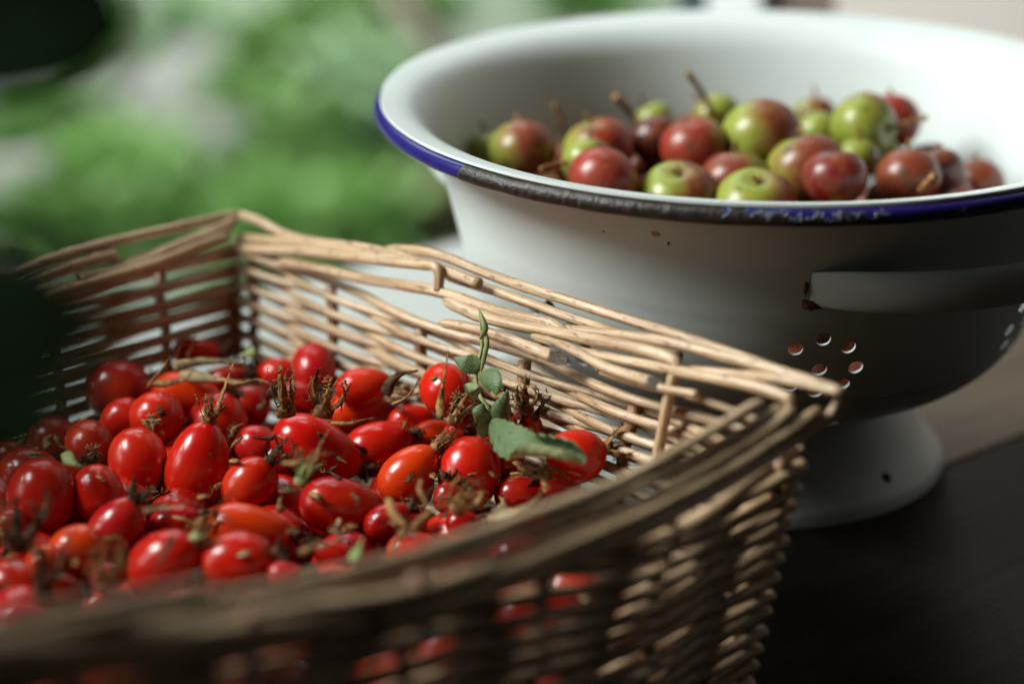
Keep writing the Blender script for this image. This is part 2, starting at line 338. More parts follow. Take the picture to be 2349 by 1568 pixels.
for a in [
    (285, 420, 130, 'bright', 'bright green clump outside, left of centre above the basket rim'),
    (150, 560, 120, 'mid', 'green clump outside behind the shaded left end of the basket rim'),
    (620, 560, 130, 'bright', 'bright green clump outside right behind the basket corner peak'),
    (800, 530, 120, 'bright', 'bright green clump between the basket corner and the colander'),
    (440, 520, 130, 'mid', 'mid green clump just left of the basket corner peak'),
    (720, 350, 110, 'mid', 'mid green clump left of the colander handle-high, below the pale one'),
    (860, 400, 100, 'dark', 'dark green clump touching the left edge of the colander rim'),
    (560, 270, 80, 'mid', 'small green clump in the middle of the grey paving'),
    (740, 70, 120, 'mid', 'green clump at the top edge above the pale one'),
    (930, 30, 90, 'mid', 'green clump at the top edge right of the others'),
    (850, 190, 110, 'pale', 'pale silvery green clump left of the colander rim'),
    (90, 260, 90, 'mid', 'green clump at the left edge under the dark leaf'),
    (210, 120, 70, 'mid', 'small green clump right of the dark leaf at top left'),
    (960, 500, 90, 'brown', 'brownish clump beside the white side of the colander'),
    (650, 450, 100, 'mid', 'mid green clump above the basket corner peak'),
    (60, 380, 110, 'mid', 'mid green clump at the left edge half way down the garden'),
    (430, 60, 80, 'pale', 'pale clump at the top edge left of the middle of the garden'),
    (620, 140, 90, 'mid', 'mid green clump at the top in the middle of the garden'),
    (1350, 10, 90, 'mid', 'green clump above the far colander rim'),
]: garden_plant(*a)
M_STONE = wmat('garden_stone', (0.125, 0.135, 0.125), 0.9)
def stone(vx, vy, sx, sy, sz, rz, label, m=M_STONE):
    bm = bmesh.new(); bmesh.ops.create_icosphere(bm, subdivisions=3, radius=1)
    for v in bm.verts:
        v.co *= 1 + .22 * mnoise.noise(v.co * 1.3 + Vector((vx, vy, 0))); v.co = Vector((v.co.x * sx, v.co.y * sy, v.co.z * sz))
    me = bpy.data.meshes.new('garden_stone'); bm.to_mesh(me); bm.free(); me.materials.append(m); me.polygons.foreach_set('use_smooth', [True] * len(me.polygons))
    o = bpy.data.objects.new('garden_stone', me); COL.objects.link(o); o.location = at(vx, vy, GZ + sz * .5); o.rotation_euler = (0, 0, rz)
    tag(o, label, 'stone', 'stones in the garden')
stone(100, 430, .17, .12, .05, .5, 'pinkish grey stone outside at the left edge')
stone(215, 210, .07, .22, .05, -.1, 'long pinkish grey stone beside the dark leaf')
stone(390, 200, .13, .16, .04, .2, 'pale grey stone left of the middle of the garden')
stone(560, 130, .16, .12, .04, .3, 'pale grey stone at the top of the garden')
stone(430, 320, .12, .10, .04, .3, 'grey stone above the bright green clump')
br = MB(); br.tube(spline([at(880, -40, -.35), at(950, 60, -.37), at(1010, 150, -.42), at(1080, 330, -.6)], 14), [0.02 - .0005 * i for i in range(15)], 8, wob=.2)
tag(br.build('fallen_branch', wmat('branch_bark', (0.13, 0.10, 0.085), .9)), 'brown grey branch outside leaning behind the colander rim', 'branch')

# ------------------------------------------------------------------ houseplant leaning in from the left, close to the camera, plus unseen leaves added for shade
def leaf_surface(mb, mid, width, nrm0, arc=lambda s: 0.6, prof=None, ns=26, nw=8, serr=0.06, sigma=1.0, droop=0.0):
    prof = prof or (lambda s: math.sin(math.pi * min(1, s ** 0.8)) ** 0.75)
    P = spline(mid, ns); base = len(mb.v); nrm = Vector(nrm0).normalized()
    for i, p in enumerate(P):
        s = i / ns; t = (P[min(i + 1, ns)] - P[max(i - 1, 0)]).normalized(); nrm = (nrm - t * nrm.dot(t)).normalized(); side = t.cross(nrm)
        w = width * max(0.02, prof(s)) * (1 + serr * (1 if i % 2 else -1)); A = max(0.05, arc(s)); rad = w / A
        for j in range(nw + 1):
            a = (j / nw - .5) * A
            wav = 0.03 * width * mnoise.noise(Vector((s * 6, j * .7, width * 900)))
            mb.v.append(p + side * (rad * math.sin(a)) + nrm * (sigma * rad * (1 - math.cos(a)) + wav)); mb.uv.append((j / nw, s))
    for i in range(ns):
        for j in range(nw):
            a = base + i * (nw + 1) + j; mb.f.append((a, a + 1, a + nw + 2, a + nw + 1))
def at_d(x, y, d):                      # point at axial depth d
    r = ray(x, y); return CAM + r * (d / r.dot(AX_F))
hp = empty('houseplant', (-0.34, 0.30, 0.0)); tag(hp, 'dark leafy plant leaning in at the left edge, close and out of focus', 'houseplant')
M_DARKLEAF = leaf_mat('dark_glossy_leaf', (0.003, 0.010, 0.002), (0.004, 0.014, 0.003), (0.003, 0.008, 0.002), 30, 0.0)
off = Vector(hp.location)
def hleaf(pts, w, nrm, arc=0.5):
    mb = MB(); leaf_surface(mb, [p - off for p in pts], w, nrm, lambda s: arc, prof=lambda s: math.sin(math.pi * min(1, s ** 1.5)) ** .5, serr=0.0); o = mb.build('leaf', M_DARKLEAF, hp)
    sd = o.modifiers.new('thick', 'SOLIDIFY'); sd.thickness = 0.0006; return o
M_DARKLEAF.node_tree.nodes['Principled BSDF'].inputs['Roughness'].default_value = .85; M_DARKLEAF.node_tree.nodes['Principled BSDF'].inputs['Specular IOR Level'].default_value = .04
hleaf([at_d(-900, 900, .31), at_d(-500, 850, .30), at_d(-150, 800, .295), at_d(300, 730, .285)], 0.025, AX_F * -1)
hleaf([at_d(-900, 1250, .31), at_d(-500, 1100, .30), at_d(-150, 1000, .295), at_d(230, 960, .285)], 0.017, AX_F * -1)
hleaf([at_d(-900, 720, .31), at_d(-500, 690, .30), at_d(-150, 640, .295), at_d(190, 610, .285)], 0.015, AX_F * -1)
for (x_, y_, z_, a_, w_) in [(-.40, .60, .27, .1, .075), (-.38, .74, .25, -.3, .07), (-.46, .68, .33, .4, .07), (-.33, .50, .27, -.15, .06), (-.40, .44, .33, .35, .07), (-.43, .82, .30, .2, .06), (-.34, .62, .20, -.5, .05), (-.30, .42, .30, .5, .05)]:  # extra leaves out of view, added to shade the basket's left and front
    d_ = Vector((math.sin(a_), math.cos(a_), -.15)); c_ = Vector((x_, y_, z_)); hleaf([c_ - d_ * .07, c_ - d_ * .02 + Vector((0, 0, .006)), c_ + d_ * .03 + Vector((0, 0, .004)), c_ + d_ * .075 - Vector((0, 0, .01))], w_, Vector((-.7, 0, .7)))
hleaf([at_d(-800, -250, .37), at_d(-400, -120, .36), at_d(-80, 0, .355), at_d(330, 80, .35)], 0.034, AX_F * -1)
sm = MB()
for e_ in ((-.40, .53, .28), (-.38, .67, .26), (-.46, .61, .34), (-.33, .43, .28), (-.43, .75, .31), (-.34, .55, .21), (-.40, .37, .34), (-.30, .35, .31)): sm.tube(spline([Vector((0, 0, .06)), (Vector(e_) - off) * .55 + Vector((-.03, 0, .03)), Vector(e_) - off], 10), .0016, 6)  # stems for the added, unseen shading leaves
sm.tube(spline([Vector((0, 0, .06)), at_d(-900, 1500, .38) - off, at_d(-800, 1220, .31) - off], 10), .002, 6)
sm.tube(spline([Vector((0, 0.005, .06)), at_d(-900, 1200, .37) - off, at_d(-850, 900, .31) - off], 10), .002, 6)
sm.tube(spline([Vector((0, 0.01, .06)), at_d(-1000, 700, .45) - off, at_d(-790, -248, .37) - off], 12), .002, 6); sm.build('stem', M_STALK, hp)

# ------------------------------------------------------------------ basket
BT = Vector((-0.103, 0.828, 0)); RT = Vector((0.086, 0.633, 0)); LT = BT + Vector((-0.70, -0.716, 0)) * 0.36; FT = RT + Vector((-0.722, -0.691, 0)) * 0.36
U = (RT - BT).normalized()
def bot(c, d): return c + Vector(d)
BB = bot(BT, (0, -.014, 0)); RB = bot(RT, (-.014, 0, 0)); LB = bot(LT, (.014, 0, 0)); FB = bot(FT, (0, .014, 0))
def topz_front(s): return 0.080 - 0.010 * math.sin(min(1, s / .3) * math.pi) * .6 + 0.036 * max(0, min(1, (s - .25) / .6)) ** 1.0
WALLS = {'back': (BT, RT, BB, RB, lambda s: 0.080 - 0.003 * math.sin(math.pi * s)), 'front': (RT, FT, RB, FB, topz_front),
         'left': (BT, LT, BB, LB, lambda s: 0.080 + 0.01 * s), 'near': (LT, FT, LB, FB, lambda s: 0.09 + 0.016 * s)}
CEN = (BT + RT + LT + FT) / 4
def wp(wall, s, f, outw=0.0):
    a, b, c, d, tz = WALLS[wall]; t = a.lerp(b, s); q = c.lerp(d, s); z = f * tz(s); k = min(1.3, z / 0.08)
    p = q.lerp(t, k); n = Vector(((b - a).y, -(b - a).x, 0)).normalized()
    if n.dot(p - CEN) < 0: n = -n
    bulge = 0.004 * math.sin(math.pi * s) * (1 if wall in ('front', 'near') else .3)
    return Vector((p.x, p.y, z)) + n * (outw + bulge)
bas = empty('wicker_basket', (CEN.x, CEN.y, 0)); tag(bas, 'rectangular open weave willow basket full of red rose hips', 'basket')
OFF = Vector(bas.location)
# stakes
stk = {'back': [.03, .2, .38, .57, .75, .94], 'front': [.02, .16, .30, .44, .58, .72, .86, .985], 'left': [.10, .235, .37, .51, .65, .79, .93], 'near': [.2, .38, .57, .75]}
for w, ss in stk.items():
    for s in ss:
        mb = MB(); pts = [wp(w, s + random.uniform(-.006, .006), f) - OFF for f in np.linspace(0.0, 1.02 if w in ('front', 'near') else .97, 9)]
        mb.tube(pts, [0.0021 + .0002 * math.sin(i) for i in range(9)], 8, seed=random.random() * 50, wob=.1); mb.build('stake', M_STAKE, bas)
# weavers: one rod per row and wall, passing in front of and behind the stakes
ROWS = 26
for w, ss in stk.items():
    L = (WALLS[w][0] - WALLS[w][1]).length; knots = sorted(ss)
    rows = ROWS + (0 if w in ('front', 'near') else 0)
    for r in range(rows):
        f0 = (r + .6) / (rows + .15); ph = r % 2; n = int(L / 0.0022); pts = []; rad = []
        rr = random.uniform(.00145, .00182); jit = random.uniform(-.3, .3) * .0006; slope = random.uniform(-.0010, .0010); sd = random.random() * 40
        thick = random.random() < .5
        for i in range(n + 1):
            s = i / n; x = s
            # phase: stake k is passed on alternating sides
            k = np.interp(x, knots, range(len(knots)), left=-(knots[0] - x) / .18, right=len(knots) - 1 + (x - knots[-1]) / .18)
            o = math.cos(math.pi * (k + ph)); o = math.copysign(abs(o) ** .9, o) * (0.0029 if w in ('back', 'left') else 0.0022)
            if w in ('back', 'left'): o += 0
            hs = WALLS[w][4](s) / .08; p = wp(w, s, f0, o); p.z += jit + slope * math.sin(3.1 * s + sd) * 1.0 + .0005 * mnoise.noise(Vector((s * 4, sd, 0))) - .0004 * math.cos(math.pi * (k + ph))
            pts.append(p - OFF); rad.append((rr if w in ('back', 'left') else .00205 * hs) * (1 + (.12 if thick else -.12) * (s - .5)) * (1 + .13 * mnoise.noise(Vector((s * 22, sd, 5)))))
        mb = MB(); mb.tube(pts, rad, 9, seed=sd, wob=.06); mb.build('weaver', M_ROD, bas)
# base: woven slats
for k in range(26):
    t = (k + .5) / 26; a = BB.lerp(LB, t); b = RB.lerp(FB, t); mb = MB()
    mb.tube([a.lerp(b, q) + Vector((0, 0, .0028 + .0012 * math.cos(q * 18 + k * math.pi))) - OFF for q in np.linspace(0, 1, 20)], .0016, 6, seed=k * 3.3); mb.build('base_rod', M_STAKE, bas)
m_, = [MB()]
m_.v = [Vector((p.x, p.y, z)) - OFF for z in (.0012, .0022) for p in (BB.lerp(CEN, .02), RB.lerp(CEN, .02), FB.lerp(CEN, .02), LB.lerp(CEN, .02))]
m_.uv = [(v.x * 10, v.y * 10) for v in m_.v]; m_.f = [(0, 1, 2, 3), (7, 6, 5, 4), (0, 4, 5, 1), (1, 5, 6, 2), (2, 6, 7, 3), (3, 7, 4, 0)]
m_.build('base', M_STAKE, bas)
# border rods, traced where they lie on each wall's plane
def plane(wall, offin):
    a, b, c, d, tz = WALLS[wall]; p0 = a + Vector((0, 0, .08)); n = (b - a).cross(a + Vector((0, 0, .08)) - c).normalized()
    if n.dot(CEN - p0) < 0: n = -n
    return p0 + n * offin, n
Zc0 = AX_F * -1 + AX_U * .35
BORDER = [  # wall, offset inward (m), radius start/end (m), points, cut end
    ('back', -.005, .0019, .0017, [(890, 570), (1000, 583), (1150, 640), (1400, 720), (1650, 800), (1800, 856), (1905, 893)]),
    ('back', -.006, .0018, .0016, [(1020, 632), (1150, 672), (1300, 726), (1450, 775), (1560, 818)]),
    ('back', .0035, .0021, .0019, [(527, 572), (700, 578), (850, 595), (960, 606), (1003, 616), (1006, 665)]),
    ('back', .000, .0020, .0018, [(540, 546), (620, 552), (700, 560), (850, 584), (980, 606), (1100, 650)]),
    ('back', -.002, .0018, .0016, [(550, 491), (600, 510), (660, 540), (740, 556), (860, 572), (960, 600)]),
    ('back', .003, .0020, .0019, [(640, 600), (720, 614), (850, 642), (1000, 668), (1150, 716), (1260, 742), (1300, 768)]),
    ('back', .0055, .0021, .0019, [(1020, 690), (1118, 730), (1278, 763), (1380, 782), (1457, 797), (1530, 818), (1553, 838), (1543, 870), (1530, 930), (1506, 1062)]),
    ('back', .001, .0018, .0017, [(1180, 742), (1241, 754), (1345, 760), (1495, 778), (1644, 812), (1793, 853), (1923, 896)]),
    ('back', .006, .0018, .0018, [(1300, 800), (1356, 812), (1457, 831), (1569, 853), (1718, 883), (1790, 905), (1812, 920), (1804, 950)]),
    ('back', .002, .0016, .0016, [(1480, 838), (1588, 849), (1720, 862), (1793, 870), (1931, 898)]),
    ('back', .0095, .0017, .0022, [(1010, 740), (1080, 752), (1159, 775), (1230, 803), (1268, 816)], 1),
    ('back', .009, .0013, .0021, [(1220, 770), (1300, 795), (1380, 838), (1440, 860), (1492, 876)], 1),
    ('back', .0075, .0018, .0014, [(1372, 846), (1440, 868), (1500, 886), (1600, 905)], 0),
    ('back', -.004, .0016, .0016, [(1570, 905), (1640, 925), (1740, 965)]),
    ('front', .0035, .0018, .0021, [(1748, 920), (1640, 985), (1532, 1047), (1420, 1107), (1200, 1188), (1000, 1258), (800, 1312), (600, 1355), (400, 1388), (150, 1418), (-150, 1445)]),
    ('front', .001, .0018, .0021, [(1795, 932), (1700, 995), (1500, 1100), (1300, 1190), (1100, 1258), (900, 1322), (600, 1385), (300, 1425), (-150, 1470)]),
    ('front', -.002, .0019, .0021, [(1818, 938), (1740, 1003), (1600, 1085), (1450, 1165), (1250, 1248), (1000, 1330), (700, 1400), (400, 1440), (-150, 1490)]),
    ('front', -.005, .0019, .0020, [(1880, 938), (1811, 990), (1700, 1062), (1560, 1140), (1400, 1212), (1200, 1295), (950, 1372), (650, 1430), (300, 1470), (-150, 1505)]),
    ('front', -.007, .0015, .0019, [(1931, 899), (1915, 935), (1885, 972), (1811, 1022), (1718, 1080), (1600, 1150), (1480, 1210), (1300, 1290), (1100, 1365), (850, 1430)]),
    ('front', -.006, .0018, .0018, [(1560, 1180), (1380, 1260), (1150, 1345), (900, 1415), (600, 1470), (300, 1505), (-100, 1530)]),
    ('left', -.003, .0020, .0020, [(549, 490), (447, 513), (319, 541), (191, 573), (96, 605), (0, 647), (-130, 700)]),
    ('left', .001, .0019, .0018, [(545, 504), (490, 528), (431, 553), (360, 582), (287, 607), (200, 640)]),
    ('left', .004, .0021, .0019, [(523, 541), (450, 566), (383, 594), (255, 636), (153, 668), (20, 715)]),
    ('left', -.001, .0026, .0020, [(268, 586), (230, 592), (191, 604), (128, 626), (60, 654), (0, 684), (-120, 740)]),
    ('left', .002, .0018, .0018, [(530, 523), (450, 548), (380, 575), (300, 610), (180, 640)]),
]
for e in BORDER:
    wall, o_, r0, r1, pts = e[:5]; p0, nn = plane(wall, o_)
    P = [at_plane(x, y, p0, nn) - OFF for x, y in pts]; n = 8 * len(P); Q_ = spline(P, n)
    rd = [(r0 + (r1 - r0) * i / n) * (1 + .12 * mnoise.noise(Vector((i * .22, r0 * 9e4, pts[0][0] * .1)))) for i in range(n + 1)]
    for i in range(3): rd[i] *= (.55, .85, .97)[i]
    mb = MB(); mb.tube(Q_, rd, 12, seed=pts[0][0] * .37, wob=.07); o = mb.build('border_rod', M_ROD, bas)
    if len(e) > 5 and e[5]:    # slanting grey cut face
        t = (Q_[-1] - Q_[-4]).normalized(); c = MB(); fc = (Zc0 - t * Zc0.dot(t)).normalized(); bi = t.cross(fc); E = Q_[-1]; rE = rd[-1]; nn_ = 16
        for ring in range(2):
            for k_ in range(nn_):
                a_ = 2 * math.pi * k_ / nn_; pr = fc * math.cos(a_) + bi * math.sin(a_); q_ = 1 + .07 * mnoise.noise(Vector((math.cos(a_) * 3, math.sin(a_) * 3, r1 * 900)))
                c.v.append(E + pr * rE * 1.01 * q_ + t * ((1.05 * rE * (1 - math.cos(a_))) if ring else -.0003)); c.uv.append((k_ / nn_, ring * .2))
        c.v.append(E + t * 1.0 * rE - fc * rE * .05); c.uv.append((.5, .4))
        for k_ in range(nn_): k2_ = (k_ + 1) % nn_; c.f += [(k_, k2_, nn_ + k2_, nn_ + k_), (nn_ + k_, nn_ + k2_, 2 * nn_)]
        kk = c.build('cut_end', M_CUT, o); kk.data.set_sharp_from_angle(angle=R(35))
# the other two borders, out of the picture
for w, lo in (('near', 0), ('left', .55), ('front', .62)):
    for j in range(3):
        mb = MB(); mb.tube([wp(w, lo + (1 - lo) * t, 1.02 + .05 * j, .003 * (j - 1)) - OFF for t in np.linspace(0, 1, 24)], .0019, 9, seed=j * 7.7 + lo, wob=.06); mb.build('border_rod', M_ROD, bas)
# splinter
p0, nn = plane('back', .009); mb = MB(); mb.tube(spline([at_plane(1372, 850, p0, nn) - OFF, at_plane(1358, 825, p0, nn) - OFF, at_plane(1346, 806, p0, nn) - OFF], 8), [.0007 - .00008 * i for i in range(9)], 5); mb.build('splinter', M_ROD, bas)

# ------------------------------------------------------------------ colander
CC = Vector((0.091, 0.82, 0))
col = empty('enamel_colander', CC); tag(col, 'white enamel footed colander with chipped blue rim, holding crab apples', 'colander')
OUT = [(0, .0345), (.03, .0345), (.053, .0362), (.075, .0395), (.088, .046), (.0975, .0555), (.105, .070), (.1095, .085), (.1145, .105), (.1193, .122), (.1222, .1305), (.1268, .1358), (.132, .1382), (.1390, .1396)]
def prof_pts(P, n):
    q = spline([Vector((a, 0, b)) for a, b in P], n); return [(max(0, v.x), v.z) for v in q]
O_ = prof_pts(OUT, 44); TH = .0010
def offset_prof(P, t):
    out = []
    for i in range(len(P)):
        a = P[max(i - 1, 0)]; b = P[min(i + 1, len(P) - 1)]; dx, dz = b[0] - a[0], b[1] - a[1]; l = math.hypot(dx, dz); out.append((max(0, P[i][0] - dz / l * t), P[i][1] + dx / l * t))
    return out
I_ = offset_prof(O_, TH)
def lathe(P, nseg, closed_loop=False):
    v = []; f = []; rows = []
    for r, z in P:
        if r < 1e-6: rows.append([len(v)]); v.append((0, 0, z))
        else: rows.append(list(range(len(v), len(v) + nseg))); v += [(r * math.cos(2 * math.pi * k / nseg), r * math.sin(2 * math.pi * k / nseg), z) for k in range(nseg)]
    rr = list(zip(rows, rows[1:])) + ([(rows[-1], rows[0])] if closed_loop else [])
    for a, b in rr:
        for k in range(nseg):
            k2 = (k + 1) % nseg
            if len(a) == 1 and len(b) == 1: break
            if len(a) == 1: f.append((a[0], b[k2], b[k]))
            elif len(b) == 1: f.append((a[k], a[k2], b[0]))
            else: f.append((a[k], a[k2], b[k2], b[k]))
    return v, f
v, f = lathe(O_ + I_[::-1], 144)
me = bpy.data.meshes.new('bowl'); me.from_pydata(v, [], f); bowl = bpy.data.objects.new('bowl', me); COL.objects.link(bowl)
def surf(theta, z):      # outer surface point and normal; theta measured from the camera side, positive to the right
    for i in range(3, len(O_) - 1):
        if O_[i][1] <= z <= O_[i + 1][1]:
            t = (z - O_[i][1]) / (O_[i + 1][1] - O_[i][1]); r = O_[i][0] * (1 - t) + O_[i + 1][0] * t; dx, dz = O_[i + 1][0] - O_[i][0], O_[i + 1][1] - O_[i][1]; break
    l = math.hypot(dx, dz); nr, nz = dz / l, -dx / l; c, s = math.sin(theta), -math.cos(theta)
    return Vector((r * c, r * s, z)), Vector((nr * c, nr * s, nz)), Vector((dx / l * c, dx / l * s, dz / l)), Vector((math.cos(theta), math.sin(theta), 0))
def hit(x, y):
    best = None
    for th in np.radians(np.arange(-88, 89, 1.0)):
        for z in np.arange(.037, .132, .001):
            p = surf(th, z)[0] + CC; vx, vy, d = proj(p); e = (vx - x) ** 2 + (vy - y) ** 2
            if best is None or e < best[0]: best = (e, th, z)
    return best[1], best[2]
th0, z0 = hit(1883, 848)
cut_v = []; cut_f = []
def cutter(p, nrm, r, L=.008, n=14, sx=1.0):
    a = nrm.orthogonal().normalized(); b = nrm.cross(a); base = len(cut_v)
    for s in (-L, L):
        for k in range(n): cut_v.append(p + nrm * s + a * (math.cos(2 * math.pi * k / n) * r) + b * (math.sin(2 * math.pi * k / n) * r))
    for k in range(n): cut_f.append((base + k, base + (k + 1) % n, base + n + (k + 1) % n, base + n + k))
    cut_f.append(tuple(base + k for k in range(n))[::-1]); cut_f.append(tuple(base + n + k for k in range(n)))
for k in range(7):
    th = th0 + k * 2 * math.pi / 7; p, nr, up, sd = surf(th, z0); cutter(p, nr, .0026)
    for j in range(8):
        a = j * math.pi / 4; du = math.cos(a) * .0126; ds = math.sin(a) * .0126
        zz = z0 + du * up.z * (1.0 if du > 0 else .80); rr = surf(th, zz)[0]; r_ = math.hypot(rr.x, rr.y); q, nq, _, _ = surf(th + ds / r_, zz); cutter(q, nq, .0026)
for k in range(24):
    th = th0 + (k + .5) * 2 * math.pi / 24; q, nq, _, _ = surf(th, .0445); cutter(q, nq, .0023)
for k in range(8):
    th = k * math.pi / 4; cutter(Vector((.02 * math.cos(th), .02 * math.sin(th), .035)), Vector((0, 0, 1)), .0026)
cme = bpy.data.meshes.new('cutter'); cme.from_pydata([tuple(x) for x in cut_v], [], cut_f); cob = bpy.data.objects.new('cutter', cme); COL.objects.link(cob)
def apply_bool(o, cutob):
    bo = o.modifiers.new('holes', 'BOOLEAN'); bo.operation = 'DIFFERENCE'; bo.object = cutob; bo.solver = 'EXACT'
    dg = bpy.context.evaluated_depsgraph_get(); dg.update(); nm = bpy.data.meshes.new_from_object(o.evaluated_get(dg)); o.modifiers.clear(); old = o.data; o.data = nm; bpy.data.meshes.remove(old)
    nm.polygons.foreach_set('use_smooth', [True] * len(nm.polygons)); nm.set_sharp_from_angle(angle=R(40))
for me_ in (me, cme):
    bm = bmesh.new(); bm.from_mesh(me_); bmesh.ops.recalc_face_normals(bm, faces=bm.faces); bm.to_mesh(me_); bm.free()
apply_bool(bowl, cob); bpy.data.objects.remove(cob); bowl.data.name = 'bowl'; bowl.data.materials.append(M_ENAMEL); bowl.parent = col
# rolled rim
mb = MB(); nr_ = 260; v = []; f = []; uv = []
for i in range(nr_):
    a = 2 * math.pi * i / nr_
    for k in range(14):
        b = 2 * math.pi * k / 14; ru = .0026; th = math.atan2(math.cos(a), -math.sin(a)) ; deg = math.degrees(math.atan2(math.cos(a), math.sin(-a)))
        x0, y0 = math.cos(a), math.sin(a); deg = math.degrees(math.atan2(x0, -y0)); chip = 1 if -50 < deg < 12 else 0
        ru *= 1 + chip * .10 * mnoise.noise(Vector((x0 * 14, y0 * 14, k * .5)))
        v.append(((.1388 + ru * math.cos(b)) * x0, (.1388 + ru * math.cos(b)) * y0, .1362 + ru * math.sin(b) * 1.12))
for i in range(nr_):
    for k in range(14):
        a = i * 14 + k; b = i * 14 + (k + 1) % 14; c = ((i + 1) % nr_) * 14; f.append((a, c + k, c + (k + 1) % 14, b))
mesh_obj('rolled_rim', v, f, M_RIM, col)
# foot ring with a slot
FO = prof_pts([(.0505, .0372), (.0535, .031), (.059, .023), (.065, .013), (.0705, .007), (.0735, .004), (.0745, .0)], 20); FI = [(r - .0015, z) for r, z in FO]
v, f = lathe(FO + FI[::-1], 96, True); me = bpy.data.meshes.new('foot'); me.from_pydata(v, [], f); foot = bpy.data.objects.new('foot', me); COL.objects.link(foot)
cut_v.clear(); cut_f.clear()
for k in range(4):
    th = R(42) + k * math.pi / 2; dr = Vector((math.sin(th), -math.cos(th), 0)); cutter(dr * .068 + Vector((0, 0, .0098)), (dr + Vector((0, 0, .9))).normalized(), .0022, .008, 14)
cme = bpy.data.meshes.new('cutter'); cme.from_pydata([tuple(x) for x in cut_v], [], cut_f); cob = bpy.data.objects.new('cutter', cme); COL.objects.link(cob)
for me_ in (me, cme):
    bm = bmesh.new(); bm.from_mesh(me_); bmesh.ops.recalc_face_normals(bm, faces=bm.faces); bm.to_mesh(me_); bm.free()
apply_bool(foot, cob); bpy.data.objects.remove(cob); foot.data.materials.append(M_ENAMEL); foot.parent = col
# handles: flat bowed straps, one in view and one opposite
def handle(thc, rot):
    v = []; f = []; ns = 48; half = R(40.5)
    zc = .1045; H = .0084
    sec = [(-1, 0), (-.8, .55), (-.4, .85), (0, .95), (.4, .85), (.8, .55), (1, 0), (.8, -.0), (.3, .35), (-.3, .35), (-.8, .0)]
    for i in range(ns + 1):
        t = -1 + 2 * i / ns; th = thc + half * t; lift = .026 * (1 - abs(t) ** 2.2) ** 1.15 + .0004; e = 1 - .25 * abs(t) ** 8
        for (h, dep) in sec:
            z = zc + .004 * (1 - t * t) + h * H * e; p, nrm, up, sd = surf(th, z); nr2 = Vector((p.x, p.y, 0)).normalized()
            v.append(p + nr2 * (lift + dep * .0055 * (1 - .85 * abs(t) ** 8) - .0007))
    m_ = len(sec)
    for i in range(ns):
        for k in range(m_):
            a = i * m_ + k; b = i * m_ + (k + 1) % m_; f.append((a, b, b + m_, a + m_))
    f.append(tuple(range(m_))); f.append(tuple(ns * m_ + k for k in range(m_))[::-1])
    o = mesh_obj('handle', v, f, M_ENAMEL, col); sb = o.modifiers.new('sub', 'SUBSURF'); sb.levels = 1; sb.render_levels = 2
    return o
h1 = handle(R(43), 0); handle(R(43 + 180), 0)
# rust chips at the handle joint and on the bowl side
def chip(x, y, rx, ry, seed, parent, matr=M_RUST, lift=.0006, onhandle=False):
    th, z = hit(x, y); p, nr, up, sd = surf(th, z); v = [p + nr * (lift + .0003)]; n = 22; f = []
    for i in range(n):
        a = 2 * math.pi * i / n; q = 1 + .45 * mnoise.noise(Vector((math.cos(a) * 2 + seed, math.sin(a) * 2, 0))) * 1.6
        v.append(p + sd * (math.cos(a) * rx * q) + up * (math.sin(a) * ry * q) + nr * lift)
    for i in range(n): v.append(v[1 + i] - nr * (lift + .0005))
    for i in range(n):
        j = (i + 1) % n; f.append((0, 1 + i, 1 + j)); f.append((1 + i, 1 + n + i, 1 + n + j, 1 + j))
    mesh_obj('rust_chip', v, f, matr, parent)
chip(1862, 694, .0028, .0014, 1.2, h1, lift=.0022); chip(1852, 660, .0005, .0022, 5.2, h1, lift=.0014)
M_OCHRE = dry_mat('ochre_rust', (0.40, 0.20, 0.05), (0.55, 0.33, 0.12), 500)
chip(1497, 536, .0013, .0009, 2.0, bowl, M_OCHRE, .0002); chip(1540, 556, .0004, .0007, 3.0, bowl, M_SEPALD, .0002); chip(1385, 533, .0005, .0004, 3.4, bowl, M_OCHRE, .0002); chip(1090, 633, .0004, .0009, 3.9, bowl, M_SEPALD, .0002)

# the houseplant's pot, out of the picture to the left
PP = [(0, .0005), (.030, .0005), (.034, .004), (.042, .058), (.046, .060), (.047, .072), (.044, .073), (.042, .066), (0, .0655)]
v, f = lathe(PP, 40); mesh_obj('pot', v, f, wmat('terracotta', (.35, .14, .07), .85), hp, smooth=False)
v, f = lathe([(0, .0672), (.0415, .0668), (.0415, .0656), (0, .0656)], 30); mesh_obj('soil', v, f, wmat('potting_soil', (.03, .02, .013), .95), hp, smooth=False)

